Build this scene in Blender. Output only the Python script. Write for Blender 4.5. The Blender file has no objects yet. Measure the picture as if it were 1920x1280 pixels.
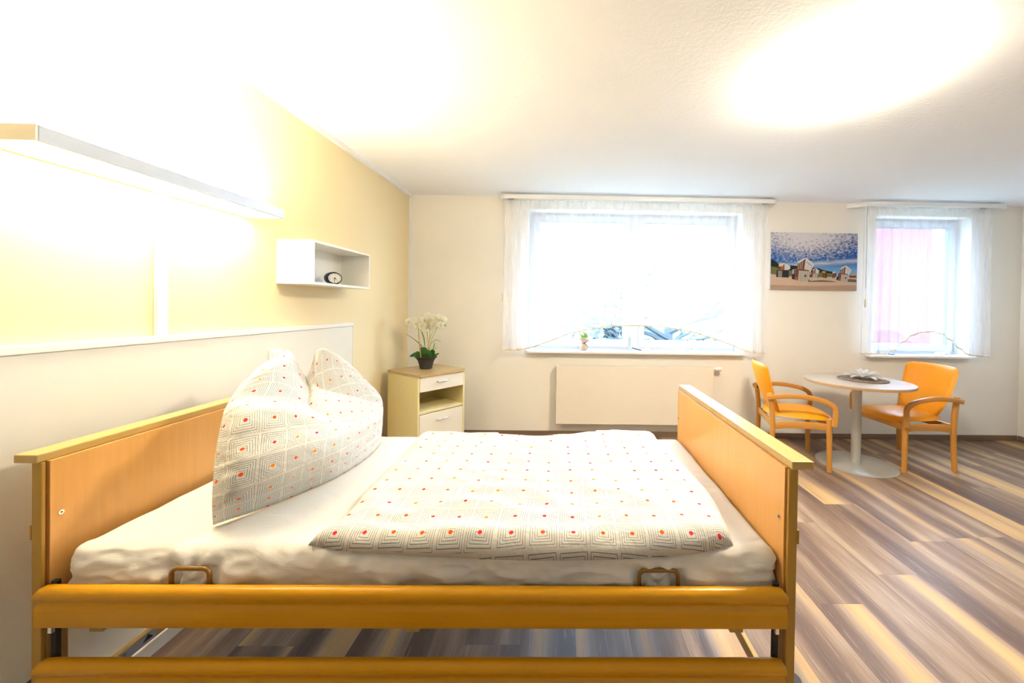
import bpy, bmesh, math, random
import numpy as np
from mathutils import Vector, Matrix, noise
random.seed(7)
sc = bpy.context.scene
COL = sc.collection
PI = math.pi

# ------------------------------------------------------------------ camera
F_PX, PPX, PPY = 740.0, 1071.86, 583.25
CAM = np.array([1.63, 0.0, 1.35])
def _rot(y, p, r):
    cy, sy, cp, sp, cr, sr = np.cos(y), np.sin(y), np.cos(p), np.sin(p), np.cos(r), np.sin(r)
    fwd = np.array([-sy*cp, cy*cp, sp]); right = np.array([cy, sy, 0]); down = np.cross(fwd, right)
    return np.array([right*cr+down*sr, -right*sr+down*cr, fwd])
CM = _rot(-.01694, -.00917, -.015388)
cd = bpy.data.cameras.new('camera')
cd.sensor_fit = 'HORIZONTAL'; cd.sensor_width = 36.0
cd.lens = F_PX/1920*36.0
cd.shift_x = (960-PPX)/1920; cd.shift_y = (PPY-640)/1920
cd.clip_start = 0.02; cd.clip_end = 200
cam = bpy.data.objects.new('camera', cd); COL.objects.link(cam)
R_, D_, F_ = CM
m = Matrix(((R_[0], -D_[0], -F_[0], CAM[0]), (R_[1], -D_[1], -F_[1], CAM[1]), (R_[2], -D_[2], -F_[2], CAM[2]), (0, 0, 0, 1)))
cam.matrix_world = m
sc.camera = cam
def _ray(px, py): return CM.T @ np.array([(px-PPX)/F_PX, (py-PPY)/F_PX, 1.0])
def atx(px, py, v): d = _ray(px, py); return CAM+d*(v-CAM[0])/d[0]
def aty(px, py, v): d = _ray(px, py); return CAM+d*(v-CAM[1])/d[1]
def atz(px, py, v): d = _ray(px, py); return CAM+d*(v-CAM[2])/d[2]

# ------------------------------------------------------------------ world and exposure
w = bpy.data.worlds.new('world'); sc.world = w; w.use_nodes = True
bg = w.node_tree.nodes['Background']
bg.inputs[0].default_value = (0.58, 0.78, 1.0, 1); bg.inputs[1].default_value = 8.5
sc.view_settings.view_transform = 'Standard'; sc.view_settings.look = 'None'
sc.view_settings.gamma = 1.0; sc.view_settings.use_curve_mapping = False
sc.view_settings.exposure = 1.82
WARM = (1.0, 0.84, 0.60)
LAMP_WALL_UP, LAMP_WALL_DOWN, LAMP_CEIL = 27.0, 8.5, 36.0

# sky light entering through the two window openings (light portals only guide sampling)
for cx, wx in ((2.36, 2.25), (5.43, 1.02)):
    l = bpy.data.lights.new('window_portal', 'AREA'); l.shape = 'RECTANGLE'; l.size = wx; l.size_y = 1.48
    l.cycles.is_portal = True
    o = bpy.data.objects.new('window_portal', l); COL.objects.link(o)
    o.location = (cx, 4.40, 1.63); o.rotation_euler = (PI/2, 0, PI)
    o.rotation_euler = (-PI/2, 0, 0)

# ------------------------------------------------------------------ materials
def srgb(r, g, b):
    f = lambda c: (c/255/12.92) if c/255 <= .04045 else ((c/255+.055)/1.055)**2.4
    return (f(r), f(g), f(b), 1)
class NT:
    def __init__(s, name):
        s.m = bpy.data.materials.new(name); s.m.use_nodes = True; s.t = s.m.node_tree
        s.b = s.t.nodes['Principled BSDF']; s.out = s.t.nodes['Material Output']
    def n(s, typ, **kw):
        nd = s.t.nodes.new(typ)
        for k, v in kw.items(): setattr(nd, k, v)
        return nd
    def link(s, a, b): s.t.links.new(a, b)
    def put(s, sock, v):
        if isinstance(v, bpy.types.NodeSocket): s.link(v, sock)
        else: sock.default_value = v
    def math(s, op, a, b=0.0, c=0.0, clamp=False):
        nd = s.n('ShaderNodeMath', operation=op); nd.use_clamp = clamp
        s.put(nd.inputs[0], a); s.put(nd.inputs[1], b)
        if len(nd.inputs) > 2: s.put(nd.inputs[2], c)
        return nd.outputs[0]
    def mix(s, f, a, b):
        nd = s.n('ShaderNodeMix', data_type='RGBA'); s.put(nd.inputs[0], f); s.put(nd.inputs[6], a); s.put(nd.inputs[7], b)
        return nd.outputs[2]
    def ramp(s, f, stops):
        nd = s.n('ShaderNodeValToRGB'); cr = nd.color_ramp
        while len(cr.elements) < len(stops): cr.elements.new(.5)
        for e, (p, c) in zip(cr.elements, stops): e.position = p; e.color = c
        s.put(nd.inputs[0], f); return nd.outputs[0]
    def coord(s, which='Object'): return s.n('ShaderNodeTexCoord').outputs[which]
    def sep(s, v): nd = s.n('ShaderNodeSeparateXYZ'); s.link(v, nd.inputs[0]); return nd.outputs
    def comb(s, x, y, z):
        nd = s.n('ShaderNodeCombineXYZ')
        for i, v in enumerate((x, y, z)): s.put(nd.inputs[i], v)
        return nd.outputs[0]
    def noise(s, v, scale=1.0, detail=2.0, rough=.5, dist=0.0):
        nd = s.n('ShaderNodeTexNoise'); s.put(nd.inputs['Vector'], v); nd.inputs['Scale'].default_value = scale
        nd.inputs['Detail'].default_value = detail; nd.inputs['Roughness'].default_value = rough; nd.inputs['Distortion'].default_value = dist
        return nd.outputs[0]
    def scale(s, v, xyz):
        nd = s.n('ShaderNodeMapping'); s.link(v, nd.inputs[0]); nd.inputs['Scale'].default_value = xyz; return nd.outputs[0]
    def bump(s, h, strength=.3, dist=.002):
        nd = s.n('ShaderNodeBump'); nd.inputs['Strength'].default_value = strength; nd.inputs['Distance'].default_value = dist
        s.link(h, nd.inputs['Height']); s.link(nd.outputs[0], s.b.inputs['Normal'])
    def set(s, color=None, rough=.5, metal=0.0, spec=.5):
        if color is not None: s.put(s.b.inputs['Base Color'], color)
        s.b.inputs['Roughness'].default_value = rough; s.b.inputs['Metallic'].default_value = metal
        s.b.inputs['Specular IOR Level'].default_value = spec
        return s.m
def plain(name, c, rough=.5, metal=0.0, spec=.5, vary=.04, bump=0.0, bscale=200):
    t = NT(name); co = t.coord()
    nz = t.noise(co, 9, 3)
    dark = tuple(x*(1-vary) for x in c[:3])+(1,)
    t.set(t.mix(nz, dark, c), rough, metal, spec)
    if bump: t.bump(t.noise(co, bscale, 3), bump, .001)
    return t.m
def emit(name, c, s):
    t = NT(name); t.b.inputs['Base Color'].default_value = (.9, .9, .88, 1)
    t.b.inputs['Emission Color'].default_value = (*c[:3], 1); t.b.inputs['Emission Strength'].default_value = s
    return t.m
def plaster(name, c, strength=.35, scale=90, rough=.85):
    t = NT(name); co = t.coord()
    t.set(t.mix(t.noise(co, 3, 3), tuple(x*.97 for x in c[:3])+(1,), c), rough, 0, .2)
    t.bump(t.noise(co, scale, 4, .6), strength, .003)
    return t.m
def wood(name, c1, c2, axis='X', rough=.35, fine=60, stretch=1.6):
    t = NT(name); co = t.coord()
    sc_ = {'X': (stretch, fine, fine), 'Y': (fine, stretch, fine), 'Z': (fine, fine, stretch)}[axis]
    g = t.noise(t.scale(co, sc_), 1, 4, .6)
    br = t.noise(t.scale(co, tuple(x*.12 for x in sc_)), 1, 2)
    f = t.math('ADD', t.math('MULTIPLY', g, .6), t.math('MULTIPLY', br, .4))
    f = t.math('MULTIPLY_ADD', f, 2.2, -.6, clamp=True)
    t.set(t.mix(f, c1, c2), rough, 0, .4)
    t.bump(g, .06, .0008)
    return t.m
M = {}
M['wall_white'] = plaster('white_wall_paint', (.87, .845, .79, 1))
M['wall_yellow'] = plaster('yellow_wall_paint', (.83, .70, .43, 1))
M['ceiling'] = plaster('rough_white_ceiling', (.92, .935, .97, 1), .6, 45)
M['white_strip'] = plain('white_strip', (.85, .85, .84, 1), .6)
M['panel'] = plain('off_white_laminate', (.80, .77, .66, 1), .45)
M['white_lam'] = plain('white_laminate', (.86, .84, .76, 1), .4)
M['cream_lam'] = plain('cream_laminate', (.80, .69, .36, 1), .4)
M['cream_front'] = plain('pale_cream_front', (.82, .76, .62, 1), .4)
M['white_plastic'] = plain('white_plastic', (.86, .86, .85, 1), .3)
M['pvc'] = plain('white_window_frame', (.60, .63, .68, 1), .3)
M['radiator'] = plain('radiator_enamel', (.82, .77, .68, 1), .35)
M['lamp_metal'] = plain('brushed_lamp_housing', (.55, .60, .68, 1), .35, .3)
M['grey_metal'] = plain('silver_grey_powder_coat', (.52, .53, .51, 1), .35, .5)
M['chrome'] = plain('chrome', (.8, .82, .85, 1), .15, 1)
M['dark'] = plain('black_plastic', (.015, .015, .017, 1), .35)
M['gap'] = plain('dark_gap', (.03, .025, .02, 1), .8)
M['brass'] = plain('tan_coated_metal', (.24, .125, .015, 1), .4, .15)
M['cap'] = plain('beige_yellow_edge_profile', (.56, .38, .12, 1), .33)
M['post'] = plain('ochre_bed_post', (.44, .25, .035, 1), .4)
M['beech_z'] = wood('beech_panel', (.74, .37, .10, 1), (.82, .46, .15, 1), 'Z', .28, 45, 2)
M['beech_x'] = wood('beech_rail', (.58, .265, .001, 1), (.67, .325, .003, 1), 'X', .3, 90, 2)
M['chairwood_x'] = wood('chair_beech', (.52, .23, .04, 1), (.60, .29, .065, 1), 'X', .35, 70, 5)
M['chairwood_z'] = wood('chair_beech_upright', (.52, .23, .04, 1), (.60, .29, .065, 1), 'Z', .35, 70, 5)
M['tabletop'] = wood('pale_beech_top', (.46, .37, .30, 1), (.52, .44, .37, 1), 'X', .22, 40, 2)
M['tableedge'] = plain('pale_beech_edge', (.45, .29, .15, 1), .4)
M['ns_top'] = wood('maple_top', (.46, .31, .13, 1), (.54, .38, .18, 1), 'Y', .25, 40, 2)
M['orange'] = plain('orange_leatherette', (.85, .32, .001, 1), .42, 0, .4, .05, .1, 500)
M['leaf'] = plain('orchid_leaf', (.03, .13, .02, 1), .35)
M['grass'] = plain('grass_blade', (.16, .32, .04, 1), .45)
M['stem'] = plain('green_stem', (.22, .38, .06, 1), .5)
M['stick'] = plain('cane_stick', (.55, .33, .12, 1), .6)
M['petal'] = plain('ivory_petal', (.88, .86, .70, 1), .5)
M['petal_core'] = plain('yellow_petal_core', (.8, .65, .12, 1), .5)
M['pot'] = plain('charcoal_pot', (.035, .034, .03, 1), .55)
M['soil'] = plain('dark_soil', (.03, .02, .012, 1), .9)
M['burlap'] = plain('burlap', (.45, .33, .22, 1), .9)
M['bow'] = plain('brown_ribbon', (.22, .12, .08, 1), .7)
M['glass_deco'] = plain('clear_wrap', (.8, .85, .86, 1), .2)
M['porcelain'] = plain('white_porcelain', (.85, .86, .9, 1), .2)
M['wicker'] = plain('woven_seagrass', (.30, .22, .15, 1), .9, 0, .2, .5, .8, 300)
M['cotton_petal'] = plain('cotton_petal', (.86, .80, .72, 1), .7)
M['pink_core'] = plain('pinkish_core', (.62, .34, .27, 1), .8)
M['hem'] = plain('beige_hem_tape', (.70, .62, .42, 1), .8)
M['baseboard'] = wood('brown_baseboard', (.17, .11, .075, 1), (.26, .175, .12, 1), 'X', .45, 60, 2)
M['baseboard_y'] = wood('brown_baseboard_side', (.17, .11, .075, 1), (.26, .175, .12, 1), 'Y', .45, 60, 2)
M['label'] = plain('grey_label', (.42, .45, .50, 1), .4)
M['ink'] = plain('black_ink', (.02, .02, .02, 1), .5)
M['pink_wall'] = plaster('pink_render', (.11, .046, .054, 1), .1)
M['outer_white'] = plaster('white_render', (.8, .8, .8, 1), .1)
M['bark'] = plain('bark', (.035, .048, .058, 1), .9)
M['bush'] = plain('bush_leaf', (.03, .05, .058, 1), .8)
M['lawn'] = plain('lawn', (.10, .13, .09, 1), .9)
M['clock_face'] = plain('clock_face', (.74, .74, .64, 1), .3)
M['clock_body'] = plain('blue_black_clock', (.018, .03, .055, 1), .18)
M['red_hand'] = plain('reddish_hand', (.5, .22, .15, 1), .4)
M['seal'] = plain('grey_seal', (.12, .17, .22, 1), .6)
M['lamp_warm_up'] = emit('wall_lamp_light', WARM, LAMP_WALL_UP)
M['lamp_warm_down'] = emit('wall_lamp_diffuser', WARM, LAMP_WALL_DOWN)
M['lamp_ceiling'] = emit('ceiling_lamp_glass', (1.0, .88, .68), LAMP_CEIL)

def petal_mat(name, c):
    t = NT(name); df = t.n('ShaderNodeBsdfDiffuse'); tl = t.n('ShaderNodeBsdfTranslucent'); mx = t.n('ShaderNodeMixShader'); mx.inputs[0].default_value = .45
    df.inputs[0].default_value = c; tl.inputs[0].default_value = c
    t.link(df.outputs[0], mx.inputs[1]); t.link(tl.outputs[0], mx.inputs[2]); t.link(mx.outputs[0], t.out.inputs[0]); return t.m
M['petal'] = petal_mat('ivory_petal_skin', (1, .99, .90, 1)); M['cotton_petal'] = petal_mat('pale_cotton_petal', (.93, .88, .82, 1))
def glass_mat():
    t = NT('window_glass'); tr = t.n('ShaderNodeBsdfTransparent'); gl = t.n('ShaderNodeBsdfGlossy')
    tr.inputs[0].default_value = (.95, .97, 1, 1); gl.inputs['Roughness'].default_value = .02
    mx = t.n('ShaderNodeMixShader'); mx.inputs[0].default_value = .06
    t.link(tr.outputs[0], mx.inputs[1]); t.link(gl.outputs[0], mx.inputs[2]); t.link(mx.outputs[0], t.out.inputs[0])
    return t.m
M['glass'] = glass_mat()
def sheer():
    t = NT('sheer_voile'); tr = t.n('ShaderNodeBsdfTransparent'); df = t.n('ShaderNodeBsdfDiffuse'); tl = t.n('ShaderNodeBsdfTranslucent')
    df.inputs[0].default_value = (.93, .95, 1, 1); tl.inputs[0].default_value = (.86, .89, .97, 1)
    co = t.coord(); wv = t.noise(t.scale(co, (260, 260, 6)), 1, 2)
    m1 = t.n('ShaderNodeMixShader'); m1.inputs[0].default_value = .07
    t.link(df.outputs[0], m1.inputs[1]); t.link(tl.outputs[0], m1.inputs[2])
    m2 = t.n('ShaderNodeMixShader'); t.link(t.math('MULTIPLY_ADD', wv, .2, .29), m2.inputs[0])
    t.link(tr.outputs[0], m2.inputs[1]); t.link(m1.outputs[0], m2.inputs[2]); t.link(m2.outputs[0], t.out.inputs[0])
    return t.m
M['sheer'] = sheer()
def sheet_mat():
    t = NT('white_fitted_sheet'); co = t.coord()
    h = t.math('ADD', t.noise(t.scale(co, (5, 7, 9)), 1, 3, .45, .8), t.math('MULTIPLY', t.noise(co, 700, 2), .06))
    t.set((.80, .78, .73, 1), .8, 0, .15); t.bump(h, .45, .02)
    return t.m
M['sheet'] = sheet_mat()
def fabric():
    """white cotton printed with square spirals, a red, pink or orange dot in the middle of each"""
    t = NT('spiral_print_cotton'); uv = t.coord('UV'); x, y, _ = t.sep(uv)
    ix, iy = t.math('FLOOR', x), t.math('FLOOR', y)
    wn = t.n('ShaderNodeTexWhiteNoise', noise_dimensions='2D'); t.link(t.comb(ix, iy, 0), wn.inputs['Vector'])
    rv = t.sep(wn.outputs['Color'])
    u = t.math('SUBTRACT', t.math('FRACT', x), .5); v = t.math('SUBTRACT', t.math('FRACT', y), .5)
    flip = t.math('MULTIPLY_ADD', t.math('GREATER_THAN', rv[1], .5), 2.0, -1.0)
    uf = t.math('MULTIPLY', u, flip)
    au, av = t.math('ABSOLUTE', u), t.math('ABSOLUTE', v)
    d = t.math('MAXIMUM', au, av)
    ang = t.math('ARCTAN2', v, uf)
    step = .078
    dd = t.math('MULTIPLY_ADD', ang, step/(2*PI), d)
    k = t.math('DIVIDE', t.math('SUBTRACT', dd, .02), step)
    fr = t.math('ABSOLUTE', t.math('SUBTRACT', t.math('FRACT', k), .5))
    line = t.math('LESS_THAN', fr, .095)
    inside = t.math('MULTIPLY', t.math('LESS_THAN', d, .462), t.math('GREATER_THAN', d, .10))
    line = t.math('MULTIPLY', line, inside)
    # little stem between the dot and the innermost square
    st = t.math('MULTIPLY', t.math('LESS_THAN', t.math('ABSOLUTE', t.math('SUBTRACT', v, .0)), .008),
                t.math('MULTIPLY', t.math('GREATER_THAN', uf, 0.0), t.math('LESS_THAN', uf, .16)))
    line = t.math('MAXIMUM', line, st)
    r = t.math('SQRT', t.math('ADD', t.math('MULTIPLY', u, u), t.math('MULTIPLY', v, v)))
    dot = t.math('LESS_THAN', r, .072)
    dc = t.ramp(rv[0], [(0, (.80, .03, .06, 1)), (.33, (.88, .10, .01, 1)), (.66, (.93, .26, .004, 1))])
    dc.node.color_ramp.interpolation = 'CONSTANT'
    base = t.mix(line, (.72, .70, .645, 1), (.13, .185, .215, 1))
    t.set(t.mix(dot, base, dc), .8, 0, .15)
    co = t.coord()
    t.bump(t.math('ADD', t.noise(co, 14, 4, .6, .8), t.math('MULTIPLY', t.noise(co, 900, 2), .05)), .5, .02)
    return t.m
M['print'] = fabric()
def floor_mat():
    t = NT('wood_plank_floor'); x, y, _ = t.sep(t.coord())
    W, L = .222, 1.24
    xs = t.math('DIVIDE', t.math('SUBTRACT', x, .14), W); pid = t.math('FLOOR', xs); fx = t.math('FRACT', xs)
    w1 = t.n('ShaderNodeTexWhiteNoise', noise_dimensions='1D'); t.link(pid, w1.inputs['W'])
    ys = t.math('ADD', t.math('DIVIDE', y, L), t.math('MULTIPLY', w1.outputs['Value'], 5.0)); lid = t.math('FLOOR', ys); fy = t.math('FRACT', ys)
    w2 = t.n('ShaderNodeTexWhiteNoise', noise_dimensions='2D'); t.link(t.comb(pid, lid, 0), w2.inputs['Vector'])
    r = t.sep(w2.outputs['Color'])
    off = t.math('MULTIPLY', r[0], 90.0)
    wav = t.noise(t.comb(t.math('MULTIPLY_ADD', x, 2.0, off), t.math('MULTIPLY', y, 1.6), off), 1, 2)
    sx = t.math('MULTIPLY_ADD', t.math('SUBTRACT', wav, .5), .05, x)
    band = t.noise(t.comb(t.math('MULTIPLY_ADD', sx, 7.5, off), t.math('MULTIPLY', y, .55), off), 1, 1.5, .45)
    grain = t.noise(t.comb(t.math('MULTIPLY_ADD', sx, 130.0, off), t.math('MULTIPLY', y, 5.0), off), 1, 4, .65, .6)
    f = t.math('ADD', t.math('MULTIPLY_ADD', band, 1.9, -.45), t.math('MULTIPLY_ADD', grain, .42, -.21))
    c = t.ramp(f, [(.08, (.110, .064, .047, 1)), (.32, (.165, .102, .070, 1)), (.50, (.25, .160, .10, 1)), (.63, (.34, .245, .17, 1)), (.76, (.50, .31, .13, 1)), (.94, (.58, .38, .18, 1))])
    c = t.mix(t.math('MULTIPLY', t.math('GREATER_THAN', grain, .62), .35), c, (.36, .30, .26, 1))
    seam = t.math('MAXIMUM', t.math('LESS_THAN', fx, .006), t.math('LESS_THAN', fy, .0015))
    t.set(t.mix(t.math('MULTIPLY', seam, .5), c, (.09, .06, .05, 1)), .42, 0, .4)
    t.bump(grain, .12, .001)
    return t.m
M['floor'] = floor_mat()
def canvas_sky():
    t = NT('canvas_sky'); x, y, z = t.sep(t.coord())
    co = t.comb(x, z, 0)
    # local coordinates: x 0..0.92, z 0..0.6
    cl = t.noise(t.comb(t.math('MULTIPLY', x, 34.0), t.math('MULTIPLY', z, 46.0), 0), 1, 4, .6, .4)
    big = t.noise(co, 4.2, 2)
    dx = t.math('MULTIPLY', t.math('SUBTRACT', x, .36), 1.7); dz = t.math('MULTIPLY', t.math('SUBTRACT', z, .55), 3.6)
    blob = t.math('SUBTRACT', 1.05, t.math('SQRT', t.math('ADD', t.math('MULTIPLY', dx, dx), t.math('MULTIPLY', dz, dz))))
    hi = t.math('MULTIPLY', t.math('GREATER_THAN', z, .38), t.math('SUBTRACT', z, .36))
    f = t.math('ADD', t.math('MULTIPLY', blob, .55), t.math('MULTIPLY_ADD', cl, 1.6, -.82)); f = t.math('ADD', f, t.math('MULTIPLY', hi, 1.1))
    f = t.math('MULTIPLY', f, 1.7, clamp=True)
    # low horizon cloud bands
    e1 = t.math('SUBTRACT', .32, t.math('ABSOLUTE', t.math('SUBTRACT', z, t.math('MULTIPLY_ADD', x, .09, .235)))); band = t.math('MULTIPLY', t.math('SUBTRACT', e1, .285), 22.0)
    f2 = t.math('MULTIPLY', t.math('MULTIPLY', band, t.noise(t.comb(t.math('MULTIPLY', x, 7.0), t.math('MULTIPLY', z, 30.0), 3), 1, 3)), 1.6, clamp=True)
    f = t.math('MAXIMUM', f, f2)
    blue = t.ramp(z, [(.2, srgb(105, 155, 205)), (.32, srgb(38, 92, 165)), (.6, srgb(30, 42, 110))])
    t.set(t.mix(f, blue, srgb(205, 205, 215)), .6, 0, .2)
    return t.m
M['canvas_sky'] = canvas_sky()
for nm, c in dict(c_sand=(214, 190, 168), c_sand2=(190, 160, 138), c_hill=(38, 50, 48), c_grass=(120, 120, 80), c_white=(225, 224, 226), c_cream=(200, 190, 178), c_wick=(120, 78, 70), c_wick2=(165, 100, 80), c_orange=(235, 160, 40), c_dark=(48, 50, 56), c_shadow=(120, 100, 92), c_navy=(40, 50, 110), c_grey=(150, 142, 138)).items():
    M[nm] = plain(nm[2:]+'_print', tuple(q*.8 for q in srgb(*c)[:3])+(1,), .6, 0, .2, .12)

# ------------------------------------------------------------------ object helpers
def empty(name, loc=(0, 0, 0), rz=0.0, label=None, cat=None, group=None):
    o = bpy.data.objects.new(name, None); COL.objects.link(o); o.location = loc; o.rotation_euler = (0, 0, rz); o.empty_display_size = .05
    tag(o, label, cat, group); return o
def tag(o, label=None, cat=None, group=None, kind=None):
    if label: o['label'] = label
    if cat: o['category'] = cat
    if group: o['group'] = group
    if kind: o['kind'] = kind
    return o
def full_loc(p):
    m = Matrix.Identity(4)
    while p is not None:
        m = (Matrix.Translation(p.location) @ p.rotation_euler.to_matrix().to_4x4()) @ m; p = p.parent
    return m
def obj(name, bm, mat, parent=None, local=False, smooth=None, mods=None):
    """link a bmesh as one object; vertices are in room coordinates unless local"""
    me = bpy.data.meshes.new(name)
    mats = mat if isinstance(mat, (list, tuple)) else [mat]
    for mm in mats: me.materials.append(M[mm] if isinstance(mm, str) else mm)
    if parent is not None and not local:
        bm.transform(full_loc(parent).inverted())
    bmesh.ops.recalc_face_normals(bm, faces=bm.faces[:])
    bm.to_mesh(me); bm.free()
    if smooth is not None:
        for p in me.polygons: p.use_smooth = True
        if smooth > 0:
            try: me.set_sharp_from_angle(angle=math.radians(smooth))
            except Exception: pass
    o = bpy.data.objects.new(name, me); COL.objects.link(o)
    if parent is not None: o.parent = parent
    return o
def base_obj(name, bm, mat, label, cat, group=None, smooth=None, kind=None):
    """a thing made of one mesh, its origin at its base"""
    xs = [v.co for v in bm.verts]; c = Vector(((min(v.x for v in xs)+max(v.x for v in xs))/2, (min(v.y for v in xs)+max(v.y for v in xs))/2, min(v.z for v in xs)))
    bm.transform(Matrix.Translation(-c)); o = obj(name, bm, mat, None, smooth=smooth); o.location = c
    return tag(o, label, cat, group, kind)
def NB(): return bmesh.new()
def box(bm, x0, x1, y0, y1, z0, z1, bev=0.0, seg=2, mi=0):
    r = bmesh.ops.create_cube(bm, size=1.0)
    vs = r['verts']
    for v in vs: v.co = Vector(((x0+x1)/2+v.co.x*(x1-x0), (y0+y1)/2+v.co.y*(y1-y0), (z0+z1)/2+v.co.z*(z1-z0)))
    fs = set(f for v in vs for f in v.link_faces)
    for f in fs: f.material_index = mi
    if bev:
        es = list(set(e for v in vs for e in v.link_edges))
        bmesh.ops.bevel(bm, geom=es, offset=bev, segments=seg, affect='EDGES', profile=.5)
    return vs
def cyl(bm, c, r, z0, z1, n=32, r2=None, mi=0, axis='Z'):
    r2 = r if r2 is None else r2
    ring = lambda rr, z: [bm.verts.new((rr*math.cos(2*PI*i/n), rr*math.sin(2*PI*i/n), z)) for i in range(n)]
    a, b = ring(r, z0), ring(r2, z1); fs = []
    for i in range(n): fs.append(bm.faces.new((a[i], a[(i+1) % n], b[(i+1) % n], b[i])))
    fs.append(bm.faces.new(a[::-1])); fs.append(bm.faces.new(b))
    for f in fs: f.material_index = mi
    rot = {'Z': Matrix.Identity(3), 'X': Matrix(((0, 0, 1), (0, 1, 0), (-1, 0, 0))), 'Y': Matrix(((1, 0, 0), (0, 0, 1), (0, -1, 0)))}[axis]
    for v in a+b: v.co = rot @ v.co + Vector(c)
def lathe(bm, c, prof, n=32, mi=0):
    rings = []
    for r, z in prof:
        rings.append([bm.verts.new((c[0]+r*math.cos(2*PI*i/n), c[1]+r*math.sin(2*PI*i/n), c[2]+z)) for i in range(n)])
    for a, b in zip(rings, rings[1:]):
        for i in range(n): bm.faces.new((a[i], a[(i+1) % n], b[(i+1) % n], b[i])).material_index = mi
    bm.faces.new(rings[0][::-1]).material_index = mi; bm.faces.new(rings[-1]).material_index = mi
def sweep(bm, pts, prof, closed_prof=True, up=(0, 0, 1), scales=None, mi=0):
    """sweep a closed 2-D profile (side, up) along a path"""
    pts = [Vector(p) for p in pts]; up = Vector(up); rings = []
    for i, p in enumerate(pts):
        t = (pts[min(i+1, len(pts)-1)]-pts[max(i-1, 0)]).normalized()
        s = t.cross(up)
        if s.length < 1e-3: s = t.cross(Vector((1, 0, 0)))
        s.normalize(); u = s.cross(t).normalized()
        k = scales[i] if scales else 1.0
        rings.append([bm.verts.new(p+s*a*k+u*b*k) for a, b in prof])
    n = len(prof)
    for a, b in zip(rings, rings[1:]):
        for i in range(n): bm.faces.new((a[i], a[(i+1) % n], b[(i+1) % n], b[i])).material_index = mi
    bm.faces.new(rings[0][::-1]).material_index = mi; bm.faces.new(rings[-1]).material_index = mi
def circ(r, n=10, ry=None): return [(r*math.cos(2*PI*i/n), (ry or r)*math.sin(2*PI*i/n)) for i in range(n)]
def rrect(w, h, r, n=4):
    out = []
    for cx, cy, a0 in ((w/2-r, h/2-r, 0), (-w/2+r, h/2-r, 90), (-w/2+r, -h/2+r, 180), (w/2-r, -h/2+r, 270)):
        for i in range(n+1):
            a = math.radians(a0+90*i/n); out.append((cx+r*math.cos(a), cy+r*math.sin(a)))
    return out
def prism(bm, poly, z0, z1, mi=0):
    a = [bm.verts.new((x, y, z0)) for x, y in poly]; b = [bm.verts.new((x, y, z1)) for x, y in poly]; n = len(poly)
    for i in range(n): bm.faces.new((a[i], a[(i+1) % n], b[(i+1) % n], b[i])).material_index = mi
    bm.faces.new(a[::-1]).material_index = mi; bm.faces.new(b).material_index = mi
def tube(bm, pts, r, n=8, scales=None, up=(0, 0, 1), mi=0): sweep(bm, pts, circ(r, n), True, up, scales, mi)
def smooth_path(pts, k=6):
    P = [np.array(p, float) for p in pts]; P = [2*P[0]-P[1]]+P+[2*P[-1]-P[-2]]; out = []
    for i in range(1, len(P)-2):
        for j in range(k):
            t = j/k; a, b, c, d = P[i-1], P[i], P[i+1], P[i+2]
            out.append(tuple(.5*((2*b)+(-a+c)*t+(2*a-5*b+4*c-d)*t*t+(-a+3*b-3*c+d)*t**3)))
    out.append(tuple(P[-2])); return out
def grid_mesh(bm, P, uv=None, layer=None, mi=0):
    """P: array (rows, cols, 3)"""
    R, C = P.shape[:2]; V = [[bm.verts.new(P[i, j]) for j in range(C)] for i in range(R)]
    for i in range(R-1):
        for j in range(C-1):
            f = bm.faces.new((V[i][j], V[i][j+1], V[i+1][j+1], V[i+1][j])); f.material_index = mi; f.smooth = True
            if uv is not None:
                for l, (a, b) in zip(f.loops, ((i, j), (i, j+1), (i+1, j+1), (i+1, j))): l[layer].uv = uv[a, b]
    return V
def struct(name, bm, mat, **k): o = obj(name, bm, mat, **k); o['kind'] = 'structure'; return o

# ------------------------------------------------------------------ room shell
B, XR, YF, H = 4.14, 6.50, -2.4, 2.50
bm = NB(); box(bm, -.2, XR+.2, YF-.2, B+.35, -.1, 0); struct('floor', bm, 'floor')
bm = NB(); box(bm, -.2, XR+.2, YF-.2, B+.35, H, H+.15); struct('ceiling', bm, 'ceiling')
bm = NB(); box(bm, -.15, 0, YF-.2, B+.35, 0, H); struct('wall_left', bm, 'wall_yellow')
bm = NB(); box(bm, XR, XR+.15, YF-.2, B+.35, 0, H); struct('wall_right', bm, 'wall_white')
bm = NB(); box(bm, 0, XR, YF-.15, YF, 0, H); struct('wall_front', bm, 'wall_white')
O1 = (1.235, 3.485, .87, 2.37); O2 = (4.92, 5.945, .87, 2.375)
bm = NB()
for x0, x1, z0, z1 in ((0, O1[0], 0, H), (O1[0], O1[1], 0, O1[2]), (O1[0], O1[1], O1[3], H), (O1[1], O2[0], 0, H), (O2[0], O2[1], 0, O2[2]), (O2[0], O2[1], O2[3], H), (O2[1], XR, 0, H)):
    box(bm, x0, x1, B, B+.33, z0, z1)
bmesh.ops.remove_doubles(bm, verts=bm.verts[:], dist=1e-5)
struct('wall_back', bm, 'wall_white')
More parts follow.
